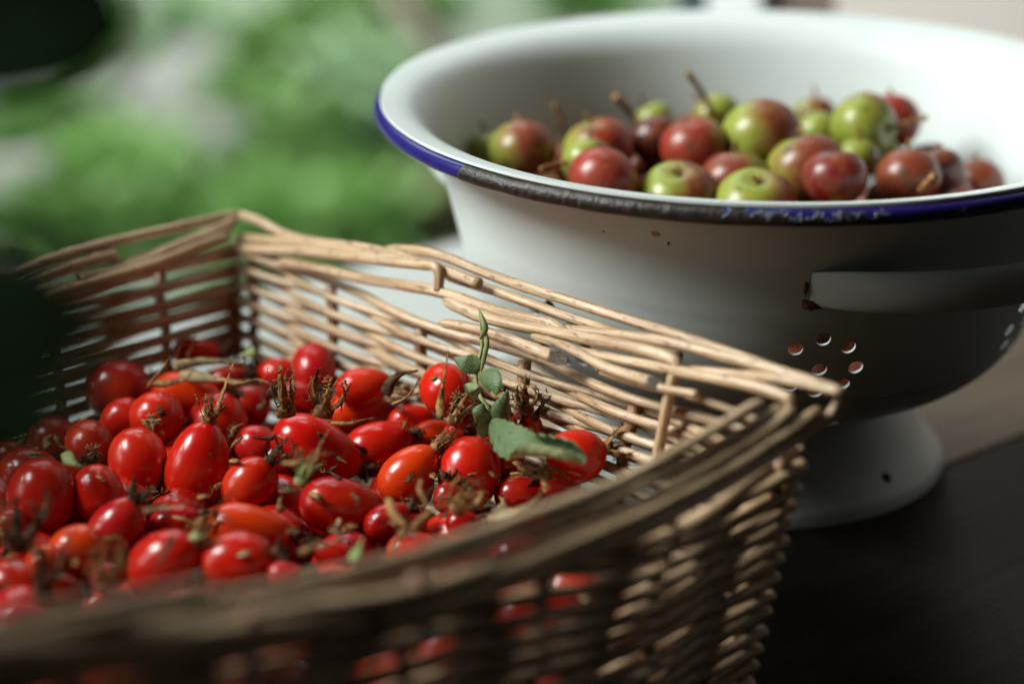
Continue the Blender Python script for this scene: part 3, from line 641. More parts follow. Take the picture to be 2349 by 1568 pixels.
# ------------------------------------------------------------------ fruit
def wall_room(p, r):
    m = 9
    for w in ('back', 'left'):
        a, b, c, d = WALLS[w][:4]; k = p.z / .08; A = c.lerp(a, k); B = d.lerp(b, k); n = Vector((-(b - a).y, (b - a).x, 0)).normalized()
        if n.dot(CEN - a) < 0: n = -n
        m = min(m, n.dot(Vector((p.x - A.x, p.y - A.y, 0))) - r)
    return m
def relax(items, zmin, lim, walls=False, it=70):
    """items: dict with 'p' (start point), 'dir' (view ray), spheres as offsets; slide along the ray only"""
    for _ in range(it):
        for i, a in enumerate(items):
            for b in items[i + 1:]:
                if (a['p'] - b['p']).length > .045: continue
                worst = 0; 
                for oa, ra in a['s']:
                    for ob, rb in b['s']:
                        d = (a['p'] + oa - b['p'] - ob).length; worst = max(worst, ra + rb - d)
                if worst > .0003:
                    m = worst * .35; da = (a['p'] - CAM).length; db = (b['p'] - CAM).length; sg = 1 if da > db else -1
                    for q, g in ((a, sg), (b, -sg)):
                        t = q['t'] + g * m; q['t'] = max(-lim, min(lim, t)); q['p'] = q['p0'] + q['dir'] * q['t']
                        if q['p'].z < zmin or (walls and g > 0 and wall_room(q['p'], q['W'] * .5 + .003) < 0): q['t'] -= g * m; q['p'] = q['p0'] + q['dir'] * q['t']

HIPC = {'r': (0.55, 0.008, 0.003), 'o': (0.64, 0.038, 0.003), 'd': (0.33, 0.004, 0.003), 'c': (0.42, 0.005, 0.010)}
def hip_mesh(L, Wd, pear, seed, name='rose_hip'):
    ns, nc = 18, 22; v = []; f = []
    for i in range(ns + 1):
        t = -math.cos(math.pi * i / ns); z = t * L / 2
        r = math.sqrt(max(0, 1 - abs(t) ** 2.15)) * (1 - pear * (t + .15)) * Wd / 2
        if i in (0, ns): v.append(Vector((0, 0, z * (.975 if i == 0 else 1.0)))); continue
        if t > .8: r = max(r, .0016)
        for k in range(nc):
            a = 2 * math.pi * k / nc; q = 1 + .035 * mnoise.noise(Vector((math.cos(a) * .9 + seed, math.sin(a) * .9, t * .9)))
            v.append(Vector((r * math.cos(a) * q, r * math.sin(a) * q, z)))
    for k in range(nc):
        k2 = (k + 1) % nc; f.append((0, 1 + k2, 1 + k))
        for i in range(ns - 2): a = 1 + i * nc; f.append((a + k, a + k2, a + nc + k2, a + nc + k))
        a = 1 + (ns - 2) * nc; f.append((a + k, a + k2, len(v) - 1))
    me = bpy.data.meshes.new(name); me.from_pydata([tuple(x) for x in v], [], f); me.polygons.foreach_set('use_smooth', [True] * len(f)); me.materials.append(M_HIP); return me
def sepal(mb, base, d0, length, w, curl, twist, seed, up):
    pts = []; rad = []; d = d0.normalized(); p = base.copy(); n = 15; axis = d.cross(up).normalized() if d.cross(up).length > .01 else d.orthogonal()
    for i in range(n):
        pts.append(p.copy()); s = i / (n - 1)
        rad.append(w * (0.75 + .5 * math.sin(math.pi * min(1, s * 1.3))) * (1 - .8 * s) * (1 + .55 * mnoise.noise(Vector((i * 1.7, seed, 0)))) + .00014)
        d = Matrix.Rotation(curl / n * (.4 + 1.2 * s), 3, axis) @ d
        d = (d + Vector((mnoise.noise(Vector((i * .8, seed, 1))), mnoise.noise(Vector((i * .8, seed, 2))), mnoise.noise(Vector((i * .8, seed, 3))))) * twist * 2.2).normalized()
        p = p + d * (length / n)
    side = (d0.cross(up) if d0.cross(up).length > .01 else d0.orthogonal()).normalized()
    mb.tube(pts, rad, 7, flat=.16, flatdir=up, seed=seed, wob=.6)
    if random.random() < .45:      # a torn side lobe
        i = random.randint(4, 8); dd = (pts[i + 1] - pts[i]).normalized() + side * random.choice((-1, 1)) * .7 + up * random.uniform(-.3, .5)
        mb.tube([pts[i], pts[i] + dd * length * .14, pts[i] + dd * length * .24 + up * length * .05], [w * .45, w * .35, .0001], 5, flat=.3)
    for k in range(random.randint(10, 16)):    # hairs and barbs
        i = random.randint(0, n - 2); q = pts[i]; dd = (side * random.choice((-1, 1)) + Vector(rng.normal(size=3)) * .5).normalized(); h = random.uniform(.0008, .0018)
        mb.tube([q, q + dd * h * .6 + dd * rad[i] * .6, q + dd * (h + rad[i])], [.00020, .00014, .00008], 3)
def calyx_mb(style, seed):
    """dried calyx pointing along +Z from the origin"""
    random.seed(seed); mb = MB(); Z = Vector((0, 0, 1))
    mb.tube([Vector((0, 0, -.0012)), Vector((0, 0, .0005)), Vector((0, 0, .0016)), Vector((0, 0, .002))], [.0022, .0025, .0023, .0012], 9, seed=seed, wob=.35)
    n = 5
    for k in range(n):
        a = 2 * math.pi * k / n + random.uniform(-.3, .3); rad = Vector((math.cos(a), math.sin(a), 0)); base = rad * .0018 + Z * .001
        if style == 'claw': d = Z * .55 + rad * .9; sepal(mb, base, d, random.uniform(.009, .014), .0011, random.uniform(1.0, 3.4), .12, seed + k, Z)
        elif style == 'spike': d = Z * 1.0 + rad * .28; sepal(mb, base, d, random.uniform(.008, .016), .0010, random.uniform(-.6, .7), .14, seed + k, Z)
        elif style == 'stub': d = Z * .7 + rad * .7; sepal(mb, base, d, random.uniform(.003, .0065), .0015, random.uniform(-1, 1), .2, seed + k, Z)
        elif style == 'long': d = Z * .9 + rad * (.2 if k == 0 else .6); sepal(mb, base, d, .021 if k == 0 else random.uniform(.007, .010), .0012 if k == 0 else .0010, random.uniform(-.3, .6), .14, seed + k, Z)
        else: d = rad * 1 - Z * .2; sepal(mb, base, d, random.uniform(.008, .014), .0010, random.uniform(-1.5, .3), .15, seed + k, Z)
    for k in range(14):
        d = (Z + Vector(rng.normal(size=3)) * .35).normalized(); q = Vector(rng.normal(size=3)) * .0005; mb.tube([q + Z * .001, q + Z * .001 + d * random.uniform(.002, .004)], [.00014, .00008], 3)
    return mb
def star_mb(seed):
    random.seed(seed); mb = MB()
    mb.tube([Vector((0, 0, -.0006)), Vector((0, 0, .0002)), Vector((0, 0, .0006))], [.0009, .0010, .0005], 8, wob=.3, seed=seed)
    for k in range(34):
        a = random.uniform(0, 6.283); l = random.uniform(.0012, .0032); d = Vector((math.cos(a), math.sin(a), random.uniform(-.08, .35)))
        mb.tube([Vector((0, 0, .0001)), d * l * .6 + Vector((0, 0, .0001)), d * l + Vector((0, 0, random.uniform(-.0003, .0006)))], [.00024, .00020, .00011], 4)
    return mb
# x, y, length px, width px, angle (calyx end direction in the picture), tilt towards the camera, colour, calyx style, label
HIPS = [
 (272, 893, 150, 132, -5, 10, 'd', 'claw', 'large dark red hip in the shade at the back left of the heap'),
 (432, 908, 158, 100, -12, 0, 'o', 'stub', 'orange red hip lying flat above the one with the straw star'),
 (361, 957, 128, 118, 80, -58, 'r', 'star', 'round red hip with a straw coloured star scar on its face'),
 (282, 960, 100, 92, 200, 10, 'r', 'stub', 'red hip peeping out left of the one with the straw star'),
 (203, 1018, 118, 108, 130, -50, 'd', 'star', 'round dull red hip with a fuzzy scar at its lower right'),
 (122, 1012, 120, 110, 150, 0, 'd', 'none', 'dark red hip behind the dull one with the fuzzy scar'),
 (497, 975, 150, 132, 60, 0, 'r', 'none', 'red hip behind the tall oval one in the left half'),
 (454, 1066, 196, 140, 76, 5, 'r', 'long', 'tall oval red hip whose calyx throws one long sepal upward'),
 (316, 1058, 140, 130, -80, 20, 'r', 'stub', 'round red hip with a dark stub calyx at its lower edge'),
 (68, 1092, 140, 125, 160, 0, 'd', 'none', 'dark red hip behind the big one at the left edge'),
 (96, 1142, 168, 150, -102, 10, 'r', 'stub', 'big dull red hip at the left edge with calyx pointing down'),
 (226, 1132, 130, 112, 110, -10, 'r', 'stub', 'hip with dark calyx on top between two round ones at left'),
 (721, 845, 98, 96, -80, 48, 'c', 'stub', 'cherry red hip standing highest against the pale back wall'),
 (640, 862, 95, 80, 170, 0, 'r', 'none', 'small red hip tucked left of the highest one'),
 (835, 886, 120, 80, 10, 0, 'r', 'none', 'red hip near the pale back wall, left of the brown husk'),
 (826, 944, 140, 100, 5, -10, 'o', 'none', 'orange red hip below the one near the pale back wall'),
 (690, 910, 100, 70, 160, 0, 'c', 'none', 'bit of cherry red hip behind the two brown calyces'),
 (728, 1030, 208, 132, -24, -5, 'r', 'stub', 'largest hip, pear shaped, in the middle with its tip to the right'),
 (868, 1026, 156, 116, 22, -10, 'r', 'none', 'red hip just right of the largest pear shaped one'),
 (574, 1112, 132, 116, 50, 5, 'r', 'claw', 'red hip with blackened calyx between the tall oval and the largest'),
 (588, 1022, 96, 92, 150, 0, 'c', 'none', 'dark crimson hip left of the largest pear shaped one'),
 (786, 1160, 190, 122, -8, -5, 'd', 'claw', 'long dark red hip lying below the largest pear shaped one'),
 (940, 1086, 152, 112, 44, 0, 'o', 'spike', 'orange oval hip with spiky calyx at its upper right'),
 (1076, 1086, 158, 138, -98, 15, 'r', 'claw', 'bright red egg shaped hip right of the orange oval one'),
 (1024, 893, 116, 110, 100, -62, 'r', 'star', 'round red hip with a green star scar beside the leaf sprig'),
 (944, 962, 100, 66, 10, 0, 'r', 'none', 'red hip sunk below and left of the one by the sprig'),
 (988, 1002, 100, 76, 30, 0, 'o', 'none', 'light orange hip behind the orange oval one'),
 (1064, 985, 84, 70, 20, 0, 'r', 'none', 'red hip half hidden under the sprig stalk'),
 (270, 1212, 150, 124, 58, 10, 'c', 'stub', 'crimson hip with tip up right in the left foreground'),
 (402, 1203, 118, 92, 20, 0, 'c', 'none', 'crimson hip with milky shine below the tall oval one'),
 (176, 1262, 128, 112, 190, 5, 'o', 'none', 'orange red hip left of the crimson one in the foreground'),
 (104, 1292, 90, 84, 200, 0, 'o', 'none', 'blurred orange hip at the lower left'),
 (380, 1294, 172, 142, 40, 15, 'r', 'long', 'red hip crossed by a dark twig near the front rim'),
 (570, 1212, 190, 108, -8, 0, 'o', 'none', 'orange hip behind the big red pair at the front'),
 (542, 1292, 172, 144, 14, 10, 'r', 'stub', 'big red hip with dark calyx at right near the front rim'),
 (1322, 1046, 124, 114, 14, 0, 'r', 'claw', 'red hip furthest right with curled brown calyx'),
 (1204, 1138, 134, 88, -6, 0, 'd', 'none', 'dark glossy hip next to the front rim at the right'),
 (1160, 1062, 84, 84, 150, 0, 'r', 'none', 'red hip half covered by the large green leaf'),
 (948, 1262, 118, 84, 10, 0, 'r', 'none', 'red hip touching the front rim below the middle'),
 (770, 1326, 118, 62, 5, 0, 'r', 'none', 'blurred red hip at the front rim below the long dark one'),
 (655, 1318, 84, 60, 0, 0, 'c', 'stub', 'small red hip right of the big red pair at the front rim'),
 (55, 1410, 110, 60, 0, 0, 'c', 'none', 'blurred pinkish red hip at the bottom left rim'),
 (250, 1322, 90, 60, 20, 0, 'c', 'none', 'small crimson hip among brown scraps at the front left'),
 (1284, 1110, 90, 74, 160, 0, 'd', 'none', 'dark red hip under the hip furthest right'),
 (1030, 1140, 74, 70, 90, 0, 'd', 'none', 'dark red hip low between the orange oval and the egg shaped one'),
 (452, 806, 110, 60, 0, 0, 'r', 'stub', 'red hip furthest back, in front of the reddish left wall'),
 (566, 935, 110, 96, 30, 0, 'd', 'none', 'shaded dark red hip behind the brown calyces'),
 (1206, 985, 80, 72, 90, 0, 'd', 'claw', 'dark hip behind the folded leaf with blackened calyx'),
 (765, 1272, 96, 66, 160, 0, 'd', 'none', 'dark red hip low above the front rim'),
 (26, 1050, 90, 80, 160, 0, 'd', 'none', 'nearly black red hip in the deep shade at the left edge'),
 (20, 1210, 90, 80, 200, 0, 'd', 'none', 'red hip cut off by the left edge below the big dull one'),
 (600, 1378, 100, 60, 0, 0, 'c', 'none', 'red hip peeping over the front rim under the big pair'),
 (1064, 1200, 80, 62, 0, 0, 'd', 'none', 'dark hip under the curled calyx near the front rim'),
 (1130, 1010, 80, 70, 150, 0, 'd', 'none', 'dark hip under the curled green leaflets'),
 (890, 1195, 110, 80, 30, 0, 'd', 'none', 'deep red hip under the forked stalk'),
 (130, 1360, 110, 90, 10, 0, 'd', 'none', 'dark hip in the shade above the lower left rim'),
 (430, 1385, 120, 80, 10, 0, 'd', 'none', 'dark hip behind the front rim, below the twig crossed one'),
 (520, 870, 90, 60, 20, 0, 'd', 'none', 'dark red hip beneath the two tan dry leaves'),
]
Zc = AX_F * -1
def frame(axis):
    z = axis.normalized(); x = z.orthogonal().normalized(); return Matrix((x, z.cross(x), z)).transposed()
items = []
for i, (x, y, L, Wd, ang, tilt, c, cal, lab) in enumerate(HIPS):
    zc = .052 - .004 * (1 if cal == 'none' else 0); 
    if x > 1150: zc = .046
    p = at(x, y, zc - .006); d = (p - CAM); depth = d.dot(AX_F); k = depth / FPX
    a = R(ang); t = R(tilt); axis = AX_R * (math.cos(a) * math.cos(t)) + AX_U * (math.sin(a) * math.cos(t)) + Zc * math.sin(t)
    if cal == 'star': axis = (AX_F * .92 + {2: AX_U * .06, 4: AX_U * .22 - AX_R * .35, 24: AX_U * .32 - AX_R * .42}[i]).normalized(); Lm = Wd * 1.22
    else: Lm = max(L, Wd) / max(.8, math.cos(t))
    items.append(dict(p=p, p0=p.copy(), dir=d.normalized(), t=0.0, L=Lm * k * 1.07, W=Wd * k * 1.07, axis=axis, s=[(axis * 0, Wd * k * .48), (axis * (Lm - Wd) * k * .5, Wd * k * .40), (axis * -(Lm - Wd) * k * .5, Wd * k * .46)], i=i))
for q in items:
    while wall_room(q['p0'], q['W'] * .5 + .003) < 0: q['p0'] -= q['dir'] * .002
    q['p'] = q['p0'].copy()
relax(items, .012, .020, walls=True, it=110)
FOCUSED = []
for it in items:
    i = it['i']; x, y, L, Wd, ang, tilt, c, cal, lab = HIPS[i]
    me = hip_mesh(it['L'], it['W'], .16 if (L / Wd > 1.25 or i in (1, 7, 17, 22, 28)) else .06, i * 3.7)
    o = bpy.data.objects.new('rose_hip', me); COL.objects.link(o); M = frame(it['axis']).to_4x4(); M.translation = it['p']; o.matrix_world = M
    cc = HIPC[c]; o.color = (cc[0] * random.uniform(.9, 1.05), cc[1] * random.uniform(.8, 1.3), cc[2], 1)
    tag(o, lab, 'rose hip', 'rose hips heaped in the basket')
    if cal == 'star':
        st = star_mb(i + 5).build('stalk_scar', M_STAR, o); st.location = (0, 0, -it['L'] * .493); st.rotation_euler = (math.pi, 0, 0); st.scale = (1.25,) * 3
    elif cal != 'none':
        cx = calyx_mb(cal, 40 + i).build('calyx', M_SEPALD if (cal == 'stub' or i in (19, 17)) else M_SEPAL, o); cx.location = (0, 0, it['L'] * .49)
    else:
        st = calyx_mb('stub', 40 + i).build('calyx', M_SEPALD, o); st.location = (0, 0, it['L'] * .485); st.scale = (.8,) * 3
# buried hips that fill the heap
random.seed(11); protos = []
for k in range(5):
    protos.append(hip_mesh(random.uniform(.023, .028), random.uniform(.0180, .0205), .1 * (k % 2) + .04, 90 + k))
cal_me = [calyx_mb(s, 300 + j) for j, s in enumerate(('claw', 'spike', 'stub', 'out'))]
cal_obs = []
def inside(p, m):
    for w in WALLS.values():
        a, b = w[2], w[3]; n = Vector((-(b - a).y, (b - a).x, 0)).normalized()
        if n.dot(CEN - a) < 0: n = -n
        if n.dot(Vector((p.x, p.y, 0)) - a) < m: return False
    return True
fill = 0; taken = [(it['p'] + o_, r_) for it in items for o_, r_ in it['s']]; ac = np.arange(-.42, .42, .0186)
firstcal = {}
for lz, zz in enumerate((.034, .026, .016)):
    for ia, a in enumerate(ac):
        for b in ac:
            p = CEN + Vector((a + (0, .009, .004)[lz] + random.uniform(-.002, .002), b + random.uniform(-.002, .002), 0)); p.z = zz + random.uniform(-.002, .002)
            if not inside(p, (.026, .020, .015)[lz]) or (p - RT).dot(Vector((-.69, .72, 0))) < (.036, .028, .020)[lz]: continue
            vx, vy, d = proj(p)
            if not ((-170 if lz == 2 else -560) < vx < 2450 and 600 < vy < (1800 if lz == 2 else 2200)): continue
            if any((p - q).length < (r + .0085) * .86 for q, r in taken): continue
            if lz and p.y > .6 and random.random() < .5: continue
            if fill > 238: continue
            o = bpy.data.objects.new('rose_hip', protos[fill % 5]); COL.objects.link(o)
            o.location = p; o.rotation_euler = (random.uniform(1.0, 2.1), random.uniform(-.6, .6), random.uniform(0, 6.28))
            cc = HIPC['rddcd'[fill % 5]]; o.color = (*cc, 1); tag(o, 'red rose hip buried in the heap, seen only through gaps', 'rose hip', 'rose hips buried in the heap'); fill += 1
            taken.append((p, .0085))
            if lz == 0:
                k = fill % 4
                if k not in firstcal: cx = cal_me[k].build('calyx', (M_SEPAL, M_SEPAL, M_SEPALD, M_SEPAL)[k], o); firstcal[k] = cx.data
                else: cx = bpy.data.objects.new('calyx', firstcal[k]); COL.objects.link(cx); cx.parent = o
                cx.location = (0, 0, .0105)
print('FILL', fill)

# ------------------------------------------------------------------ crab apples
def apple_mesh(D, seed):
    ns, nc = 20, 26; v = []; f = []
    for i in range(ns + 1):
        t = math.pi * i / ns; r = math.sin(t) * (1 + .05 * math.cos(t)); z = math.cos(t) * .93
        z -= .20 * math.exp(-(t / .30) ** 2); z += .10 * math.exp(-((math.pi - t) / .28) ** 2)
        if i in (0, ns): v.append(Vector((0, 0, z * D / 2))); continue
        for k in range(nc):
            a = 2 * math.pi * k / nc; q = 1 + .05 * mnoise.noise(Vector((math.cos(a) + seed, math.sin(a), math.cos(t))))
            v.append(Vector((r * math.cos(a) * q, r * math.sin(a) * q, z)) * (D / 2))
    for k in range(nc):
        k2 = (k + 1) % nc; f.append((0, 1 + k, 1 + k2))
        for i in range(ns - 2): a = 1 + i * nc; f.append((a + k, a + nc + k, a + nc + k2, a + k2))
        a = 1 + (ns - 2) * nc; f.append((a + k, len(v) - 1, a + k2))
    me = bpy.data.meshes.new('crab_apple'); me.from_pydata([tuple(q) for q in v], [], f); me.polygons.foreach_set('use_smooth', [True] * len(f)); me.materials.append(M_APPLE); return me
# x, y, width px, z, blush direction in picture (deg), blush amount, red tone, stem-end direction (deg or None), label
RD = {'r': (.30, .02, .012), 'p': (.045, .009, .010), 'm': (.20, .038, .016), 'k': (.15, .007, .009)}
APPLES = [
 (1200, 348, 146, .112, 60, .40, 'm', 100, 'green crab apple with brown red top at the left end of the heap'),
 (1118, 352, 100, .106, 20, .05, 'm', 100, 'green crab apple furthest left, mostly hidden by the rim'),
 (1374, 346, 156, .114, 60, .55, 'r', 110, 'red topped crab apple with yellow left side, second from the left'),
 (1350, 374, 118, .116, -20, .30, 'm', 90, 'small yellowish crab apple wedged below the red topped one'),
 (1384, 416, 152, .112, 130, .95, 'r', 60, 'red brown crab apple right behind the chipped rim'),
 (1506, 322, 116, .113, 0, 1.2, 'p', 100, 'dark purple crab apple left of the scarred one'),
 (1592, 340, 146, .117, 180, .95, 'r', 100, 'crab apple with bright red left side and brown scarred right side'),
 (1748, 314, 176, .121, 20, .35, 'm', 95, 'large green crab apple standing highest in the middle'),
 (1642, 272, 112, .114, 200, .15, 'm', 130, 'yellow green crab apple behind the highest one, with upright stem'),
 (1502, 280, 90, .111, 200, .05, 'm', 120, 'pale green crab apple behind the purple one'),
 (1555, 458, 174, .107, 0, .35, 'm', 95, 'green crab apple with open calyx scar just above the rim'),
 (1686, 420, 156, .108, 160, .65, 'm', 90, 'reddish crab apple low between the green ones'),
 (1732, 480, 184, .103, -10, .25, 'm', 90, 'flat looking green crab apple with a small hole above the rim'),
 (1852, 392, 174, .114, -70, .45, 'm', 100, 'green crab apple behind the deep red one'),
 (1916, 410, 140, .113, 0, 1.2, 'k', 90, 'deep red crab apple at the front beside the rim'),
 (1878, 306, 100, .112, 0, .1, 'm', 90, 'plain green crab apple behind, right of the highest one'),
 (1868, 266, 92, .110, 40, .5, 'm', 90, 'pinkish crab apple furthest back'),
 (1980, 292, 150, .118, 20, .15, 'm', -15, 'green crab apple with its stem across its face'),
 (2046, 280, 128, .115, 0, 1.1, 'r', 90, 'red crab apple behind the one with the stem across'),
 (1968, 362, 92, .111, 0, .15, 'm', 90, 'dark green crab apple right of the deep red one'),
 (2084, 408, 142, .110, 90, .70, 'm', 90, 'orange red crab apple right of the deep red one'),
 (2160, 392, 100, .108, 0, 1.2, 'p', 90, 'dark purple crab apple at the right end'),
 (2242, 424, 120, .100, 90, .6, 'm', 90, 'peach coloured crab apple furthest right behind the blue rim'),
 (2176, 436, 100, .099, 90, .7, 'm', 90, 'pinkish crab apple low by the loose stem at right'),
 (2024, 352, 80, .108, 0, .1, 'm', 90, 'small yellow crab apple glimpsed between the right hand ones'),
 (1470, 392, 90, .100, 0, 1.0, 'p', 90, 'dark crab apple in the gap behind the chipped rim'),
 (1285, 385, 100, .098, 0, .9, 'm', 90, 'brown red crab apple low in the left gap'),
]
its = []
for i, (x, y, wpx, z, ba, amt, tone, sa, lab) in enumerate(APPLES):
    p = at(x, y, z); d = p - CAM; k = d.dot(AX_F) / FPX; its.append(dict(p=p, p0=p.copy(), dir=d.normalized(), t=0., s=[(Vector((0, 0, 0)), wpx * k * .48)], W=wpx * k * 1.07, i=i))
relax(its, .06, .007)
def stem_mb(L, r=.0009, seed=0):
    mb = MB(); pts = spline([Vector((0, 0, 0)), Vector((.0006, 0, L * .5)), Vector((-.0004, .0005, L))], 8); mb.tube(pts, [r * (.9 + .5 * (i / 8) ** 4) for i in range(9)], 7, seed=seed, wob=.2); return mb
for q in its:
    i = q['i']; x, y, wpx, z, ba, amt, tone, sa, lab = APPLES[i]
    o = bpy.data.objects.new('crab_apple', apple_mesh(q['W'], i * 1.9)); COL.objects.link(o)
    up = AX_U * math.sin(R(sa)) + AX_R * math.cos(R(sa)) + Zc * (.75 if i in (10, 12, 17) else random.uniform(-.5, .3)); up.normalize()
    bl = AX_R * math.cos(R(ba)) + AX_U * math.sin(R(ba)) + Zc * .25; xx = (bl - up * bl.dot(up)).normalized()
    M = Matrix((xx, up.cross(xx), up)).transposed().to_4x4(); M.translation = q['p']; o.matrix_world = M
    o.color = (*RD[tone], amt); tag(o, lab, 'crab apple', 'crab apples in the colander')
    if i == 17:
        s_ = stem_mb(.017, .0008, i).build('stem', M_SEPAL, o); s_.location = (0, 0, q['W'] * .34); s_.rotation_euler = (0, .6, 0)
    elif i in (10, 12):
        c_ = calyx_mb('stub', 700 + i).build('calyx', M_SEPAL, o); c_.location = (0, 0, q['W'] * .375); c_.scale = (.45,) * 3
    elif i not in (4, 5, 6, 7, 14):
        s_ = stem_mb(.006, .0007, i).build('stem', M_SEPAL, o); s_.location = (0, 0, q['W'] * .34)
def loose_stem(pts, z, r, label, name='fruit_stem', mat=None, cat='stem'):
    P = spline([at(x, y, zz) for (x, y), zz in zip(pts, z)], 12); mb = MB(); mb.tube([q - P[0] for q in P], [r * (1.3 if i > 10 else 1) for i in range(13)], 7, wob=.2, seed=pts[0][0]); o = mb.build(name, mat or M_SEPAL, None); o.location = P[0]; tag(o, label, cat); return o
loose_stem([(1632, 262), (1612, 215), (1578, 168)], [.118, .128, .138], .0011, 'long brown stem standing up behind the highest crab apple')
loose_stem([(1475, 300), (1445, 258), (1412, 222)], [.112, .119, .127], .0013, 'brown stem standing up behind the purple crab apple')
loose_stem([(1292, 300), (1284, 272), (1272, 240)], [.108, .113, .119], .0011, 'reddish brown stem between the two crab apples at left')
loose_stem([(1240, 388), (1270, 378), (1300, 372)], [.118, .118, .119], .0010, 'tan stem lying in the gap by the chipped rim')
loose_stem([(2112, 436), (2130, 418), (2142, 408)], [.112, .116, .119], .0015, 'short broken stem by the blue rim at the right')
# lower layer of apples
random.seed(5); nlow = 0; ap_p = [apple_mesh(.022, 50 + k) for k in range(3)]; tk = [(q['p'], q['W'] * .5) for q in its]
LAY = {.097: .096, .079: .091, .062: .084, .047: .066}
for zz in LAY:
    for a in np.arange(-.1, .101, .0215):
        for b in np.arange(-.1, .101, .0215):
            p = CC + Vector((a + random.uniform(-.002, .002), b + random.uniform(-.002, .002), zz)); rad = math.hypot(p.x - CC.x, p.y - CC.y)
            if rad > LAY[zz]: continue
            if any((p - q).length < (r + .011) * .86 for q, r in tk): continue
            o = bpy.data.objects.new('crab_apple', ap_p[nlow % 3]); COL.objects.link(o); o.location = p; o.rotation_euler = (random.uniform(-1, 1), random.uniform(-1, 1), random.uniform(0, 6)); o.color = (*RD['mkpm'[nlow % 4]], random.uniform(.6, 1.2)); nlow += 1; tk.append((p, .011))
            tag(o, 'crab apple in the lower layers of the colander, under the others', 'crab apple', 'crab apples in the lower layers')
print('LOWAPPLES', nlow)

# ------------------------------------------------------------------ sprig of rose leaves leaning on the back wall
pb, nb = plane('back', .016)
def aw(x, y, o=0.0): return at_plane(x, y, pb + nb * o, nb)
sp0 = aw(1150, 975); sp = empty('leaf_sprig', sp0); tag(sp, 'sprig of curling green rose leaves standing among the hips', 'leaf sprig')
mb = MB(); mb.tube([q - sp0 for q in spline([aw(1165, 990, .004), aw(1128, 945, .006), aw(1100, 905, .005), aw(1092, 868, .003), aw(1098, 830, .002), aw(1106, 790, 0), aw(1103, 745, 0), aw(1100, 715, 0)], 40)], [.0008 - .000009 * i for i in range(41)], 6, wob=.1); mb.build('stalk', M_STALK, sp)
def lf(pts, w, arc, sig=1.0, nrm=None, prof=None, serr=.06, mat=None, lab=None):
    mb = MB(); P = [p - sp0 for p in pts]; A = arc if callable(arc) else (lambda s: arc); leaf_surface(mb, P, w, nrm or Zc, A, prof, serr=serr, sigma=sig, nw=12); o = mb.build('leaflet', mat or M_LEAF, sp)
    if lab: o['label'] = lab
    return o
M_LEAFP = leaf_mat('pale_rose_leaf', (0.26, 0.33, 0.13), (0.20, 0.28, 0.12))
lf([aw(1108, 832, .002), aw(1085, 836, .004), aw(1062, 832, .006), aw(1040, 820, .006)], .0068, .9, -1, nrm=Zc)
lf([aw(1096, 860, .004), aw(1118, 868, .006), aw(1132, 885, .007), aw(1138, 908, .007)], .0090, 1.6, -1)
lf([aw(1100, 780, .002), aw(1110, 760, .003), aw(1106, 735, .003), aw(1098, 708, .002)], .0040, 3.6, -1, serr=.02, mat=M_LEAFP)
lf([aw(1102, 860, .003), aw(1112, 815, .003), aw(1118, 780, .002), aw(1110, 752, .002)], .0024, 3.0, -1, serr=.02, mat=M_LEAFP)
lf([aw(1098, 905, .008), aw(1086, 900, .012), aw(1078, 890, .012), aw(1068, 880, .010)], .0060, 2.2, 1, mat=M_LEAFP)
lf([aw(1110, 925, .008), aw(1100, 945, .010), aw(1096, 958, .010), aw(1092, 972, .009)], .0055, 1.8, -1)
lf([aw(1140, 965, .004), aw(1120, 970, .008), aw(1115, 985, .008), aw(1108, 1005, .006)], .0085, 1.2, 1)
lf([aw(1160, 985, .005), aw(1150, 955, .007), aw(1155, 930, .007), aw(1166, 895, .006)], .0085, 2.6, -1, lab='leaflet folded upright, pale underside showing')
lf([aw(1128, 962, .010), aw(1150, 990, .014), aw(1180, 1018, .017), aw(1215, 1034, .019), aw(1255, 1038, .019), aw(1300, 1046, .018), aw(1342, 1060, .016)], .0145,
   lambda s: .8 + 4.4 * max(0, min(1, (s - .42) / .16)), 1, prof=lambda s: (min(1, (s / .30)) ** .6 * .85 if s < .42 else (.85 + .4 * min(1, (s - .42) / .12)) * (1 - max(0, (s - .86) / .14) ** 1.6 * .6)), lab='largest leaflet, flat and dark green near the stalk, rolled and pale towards its tip')

# ------------------------------------------------------------------ dry scraps lying on the heap
def scrap(pts, z, w, label, mat=M_SEPAL, flat=.35, name='dry_sepal', cat='dry scrap', group=None, barbs=3, taper=.8):
    zs = z if hasattr(z, '__len__') else [z] * len(pts); P = spline([at(x, y, q) for (x, y), q in zip(pts, zs)], 16); o0 = P[0].copy(); mb = MB()
    mb.tube([q - o0 for q in P], [w * (.5 + .7 * math.sin(math.pi * min(1, (i + 1) / 13))) * (1 - taper * i / 16) + .00012 for i in range(17)], 7, flat=flat, flatdir=AX_U * .6 + Zc, wob=.75, seed=pts[0][0] * .71)
    for k in range(barbs * 3):
        i = random.randint(2, 14); q = P[i] - o0; d = Vector(rng.normal(size=3)).normalized(); h = random.uniform(.0008, .0022); mb.tube([q, q + d * h * .6, q + d * h + Vector((0, 0, .0003))], [.0002, .00015, .00008], 3)
    o = mb.build(name, mat, None); o.location = o0; tag(o, label, cat, group); return o
random.seed(21)
scrap([(398, 842), (450, 832), (510, 828), (562, 832)], .060, .0021, 'tan spindle shaped dry leaf at the back of the heap, upper of two', M_TAN, .5, 'dry_leaf', 'dry leaf')
scrap([(415, 856), (460, 866), (510, 872), (558, 874)], .058, .0022, 'tan spindle shaped dry leaf at the back of the heap, lower of two', M_TAN, .5, 'dry_leaf', 'dry leaf')
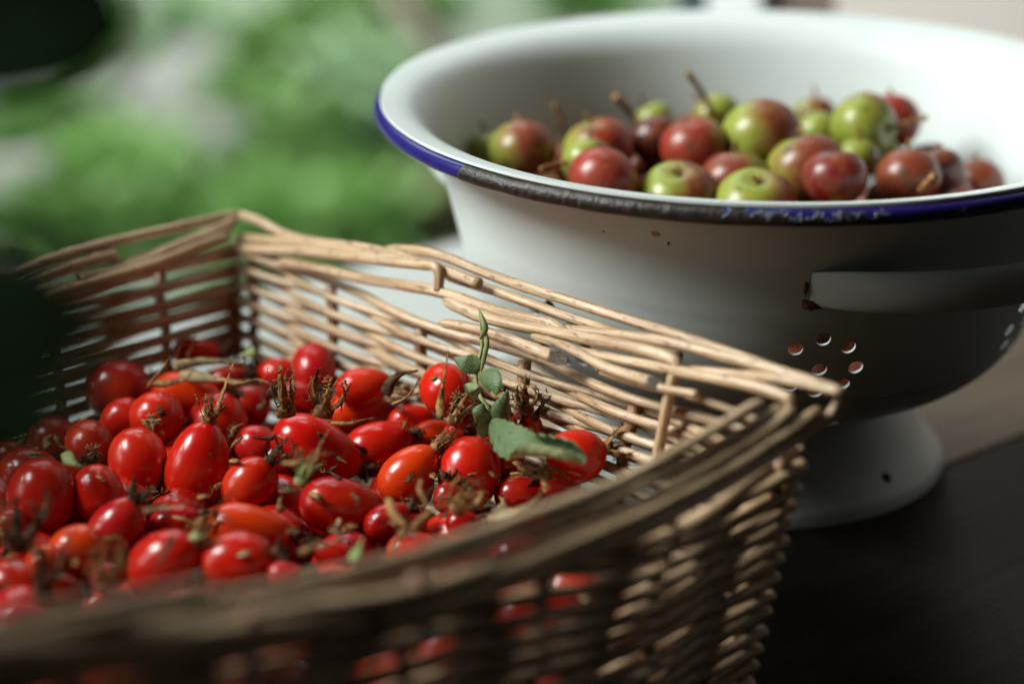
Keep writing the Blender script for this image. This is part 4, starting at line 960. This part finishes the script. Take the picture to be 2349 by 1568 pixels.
scrap([(340, 882), (362, 858), (385, 828), (398, 800)], [.055, .062, .068, .073], .0014, 'orange brown sepal pointing up beside the dark hip at back left')
scrap([(350, 880), (390, 878), (425, 870), (440, 850)], [.055, .057, .06, .062], .0016, 'dark curled sepal beside the dark hip at back left')
scrap([(405, 825), (412, 795), (420, 765)], [.058, .066, .074], .0006, 'thin orange bristle standing at the far back, left of two')
scrap([(430, 820), (442, 785), (458, 748)], [.058, .067, .076], .0007, 'thin orange bristle standing at the far back, right of two')
scrap([(560, 850), (562, 820), (560, 790)], [.058, .065, .072], .0006, 'thin orange bristle left of the highest hip')
scrap([(500, 868), (545, 880), (590, 870), (622, 880)], .064, .0010, 'brown twig lying right of the tan dry leaves', name='dry_twig', cat='twig')
scrap([(1008, 962), (1010, 920), (1018, 870), (1028, 806)], [.070, .074, .080, .086], .0012, 'long pointed brown sepal standing before the hip by the sprig')
scrap([(990, 873), (1003, 866), (1016, 871)], .084, .0009, 'small tan scale crossing the long pointed sepal')
scrap([(760, 968), (800, 972), (835, 962), (860, 958)], .066, .0007, 'thin pale stalk below the orange red hip near the back wall', name='dry_stalk', cat='stalk')
scrap([(888, 1142), (905, 1180), (930, 1205), (955, 1222)], [.06, .062, .062, .060], .0014, 'forked brown stalk lower arm by the front rim', name='dry_stalk', cat='stalk')
scrap([(945, 1212), (970, 1185), (1000, 1165), (1045, 1150)], .062, .0011, 'brown stalk running up to the curled calyx by the front rim', name='dry_stalk', cat='stalk')
scrap([(900, 1262), (910, 1240), (935, 1225), (965, 1215)], .062, .0012, 'pale brown stalk end near the front rim', name='dry_stalk', cat='stalk')
scrap([(1120, 1184), (1165, 1178), (1210, 1160), (1245, 1128)], [.058, .060, .062, .062], .0014, 'tan strip lying in front of the dark glossy hip', M_TAN)
scrap([(1130, 1170), (1180, 1172), (1235, 1166)], .058, .0009, 'thin tan strip under the other one before the dark glossy hip', M_TAN)
scrap([(965, 1100), (962, 1120), (975, 1150), (985, 1185)], .064, .0008, 'light brown bristle crossing the orange oval hip')
scrap([(395, 1232), (385, 1260), (360, 1290), (345, 1310)], .064, .0010, 'dark twig crossing the red hip near the front rim', M_SEPALD, name='dry_twig', cat='twig')
scrap([(700, 1075), (725, 1050), (738, 1015), (755, 985)], .072, .0007, 'thin straw stalk crossing the largest hip', M_SEPAL, name='dry_stalk', cat='stalk')
scrap([(648, 1060), (690, 1062), (730, 1045), (765, 1038)], .072, .0007, 'thin straw stalk crossing the largest hip lower down', M_SEPAL, name='dry_stalk', cat='stalk')
scrap([(1190, 1070), (1240, 1082), (1290, 1078), (1335, 1092)], .056, .0011, 'tangled brown strand below the large leaf, upper')
scrap([(1180, 1058), (1215, 1085), (1260, 1098), (1300, 1090)], .056, .0013, 'tangled brown strand below the large leaf, lower')
scrap([(1130, 905), (1170, 915), (1215, 925), (1262, 935)], .062, .0012, 'brown sepal lying against the pale wall right of the sprig')
scrap([(885, 905), (895, 880), (920, 858), (960, 850)], [.06, .064, .067, .068], .0024, 'dark brown curled husk left of the hip by the sprig', M_SEPALD)
scrap([(900, 925), (925, 915), (950, 890), (962, 855)], [.06, .063, .068, .072], .0008, 'orange brown bristle in front of the dark curled husk')
scrap([(880, 900), (905, 895), (940, 905), (965, 900)], .060, .0020, 'brown leafy scrap under the dark curled husk')
scrap([(150, 1040), (165, 1060), (185, 1072)], .066, .0022, 'yellow green bud scrap on the left hips', M_STALK)
scrap([(112, 1028), (108, 1010), (125, 1000), (140, 1022), (160, 1030)], .067, .0012, 'curled brown petal rest on the left hips')
scrap([(812, 1285), (822, 1262), (832, 1232)], .062, .0016, 'small green shoot near the front rim', M_STALK, name='green_shoot', cat='shoot')
scrap([(690, 1270), (720, 1255), (760, 1245), (785, 1225)], .060, .0012, 'brown stalk left of the small green shoot', name='dry_stalk', cat='stalk')
scrap([(440, 1225), (455, 1232), (475, 1226)], .062, .0014, 'pale green bract between the two pairs of foreground hips', M_STALK)
scrap([(330, 1170), (375, 1165), (430, 1160)], .064, .0009, 'light twig above the crimson hip with milky shine', M_TAN, name='dry_twig', cat='twig')
scrap([(572, 815), (578, 805), (582, 795)], .062, .0028, 'small green leaf scrap at the back of the heap', M_STALK, name='leaf_scrap', cat='leaf scrap')
# loose calyces
for (x, y, z, st, ax, ay, sc, lab, mt) in [
    (655, 945, .064, 'spike', -20, 85, 1.25, 'spiky brown calyx standing behind the largest hip', M_SEPAL),
    (745, 945, .064, 'claw', 20, 80, 1.35, 'hooked brown calyx standing right of the spiky one', M_SEPAL),
    (1195, 985, .058, 'claw', 0, 90, 1.3, 'blackened hooked calyx behind the folded leaflet', M_SEPALD),
    (1050, 1168, .058, 'claw', 0, 60, 1.1, 'curled tan calyx hanging over the front rim hips', M_SEPAL),
    (690, 1105, .062, 'spike', 0, 70, .8, 'small greenish burr between the largest and the long dark hip', M_STALK),
    (1040, 965, .060, 'spike', 0, 60, 1.0, 'brown calyx rest under the hip by the sprig', M_SEPAL),
    (240, 1335, .058, 'claw', 0, 80, 1.2, 'blurred brown calyx at the front left', M_SEPAL),
    (40, 1250, .058, 'claw', 0, 80, 1.4, 'dark shaded calyx at the left edge', M_SEPALD),
    (100, 1360, .060, 'spike', 0, 80, 1.3, 'brown upright calyx at the bottom left', M_SEPALD),
    (1250, 1085, .056, 'out', 0, 90, 1.1, 'brown spread calyx below the large leaf', M_SEPAL)]:
    o = calyx_mb(st, int(x + y)).build('dried_calyx', mt, None); a = (AX_R * math.cos(R(ay)) * (1 if ax >= 0 else -1) + AX_U * math.sin(R(ay)) + Zc * .2).normalized(); M = frame(a).to_4x4() @ Matrix.Scale(sc, 4); M.translation = at(x, y, z); o.matrix_world = M; tag(o, lab, 'dried calyx')
# scattered small scraps that nothing tells apart
random.seed(33)
for k in range(125):
    x = random.uniform(-20, 1380); y = random.uniform(860, 1380)
    z = .050 + random.uniform(-.006, .004); p = at(x, y, z)
    if not inside(p, .006): continue
    a = random.uniform(0, 6.28); l = random.uniform(25, 60); b = a + random.uniform(-.9, .9)
    scrap([(x, y), (x + math.cos(a) * l * .5, y + math.sin(a) * l * .3), (x + math.cos(a) * l * .5 + math.cos(b) * l * .5, y + (math.sin(a) + math.sin(b)) * l * .3)], [z, z + .002, z + random.uniform(-.002, .006)], random.uniform(.0005, .0013), 'small dried brown scrap caught between the rose hips', random.choice((M_SEPAL, M_SEPAL, M_SEPALD, M_SEPALD, M_TAN)), group='dry scraps among the rose hips', name='dry_scrap')
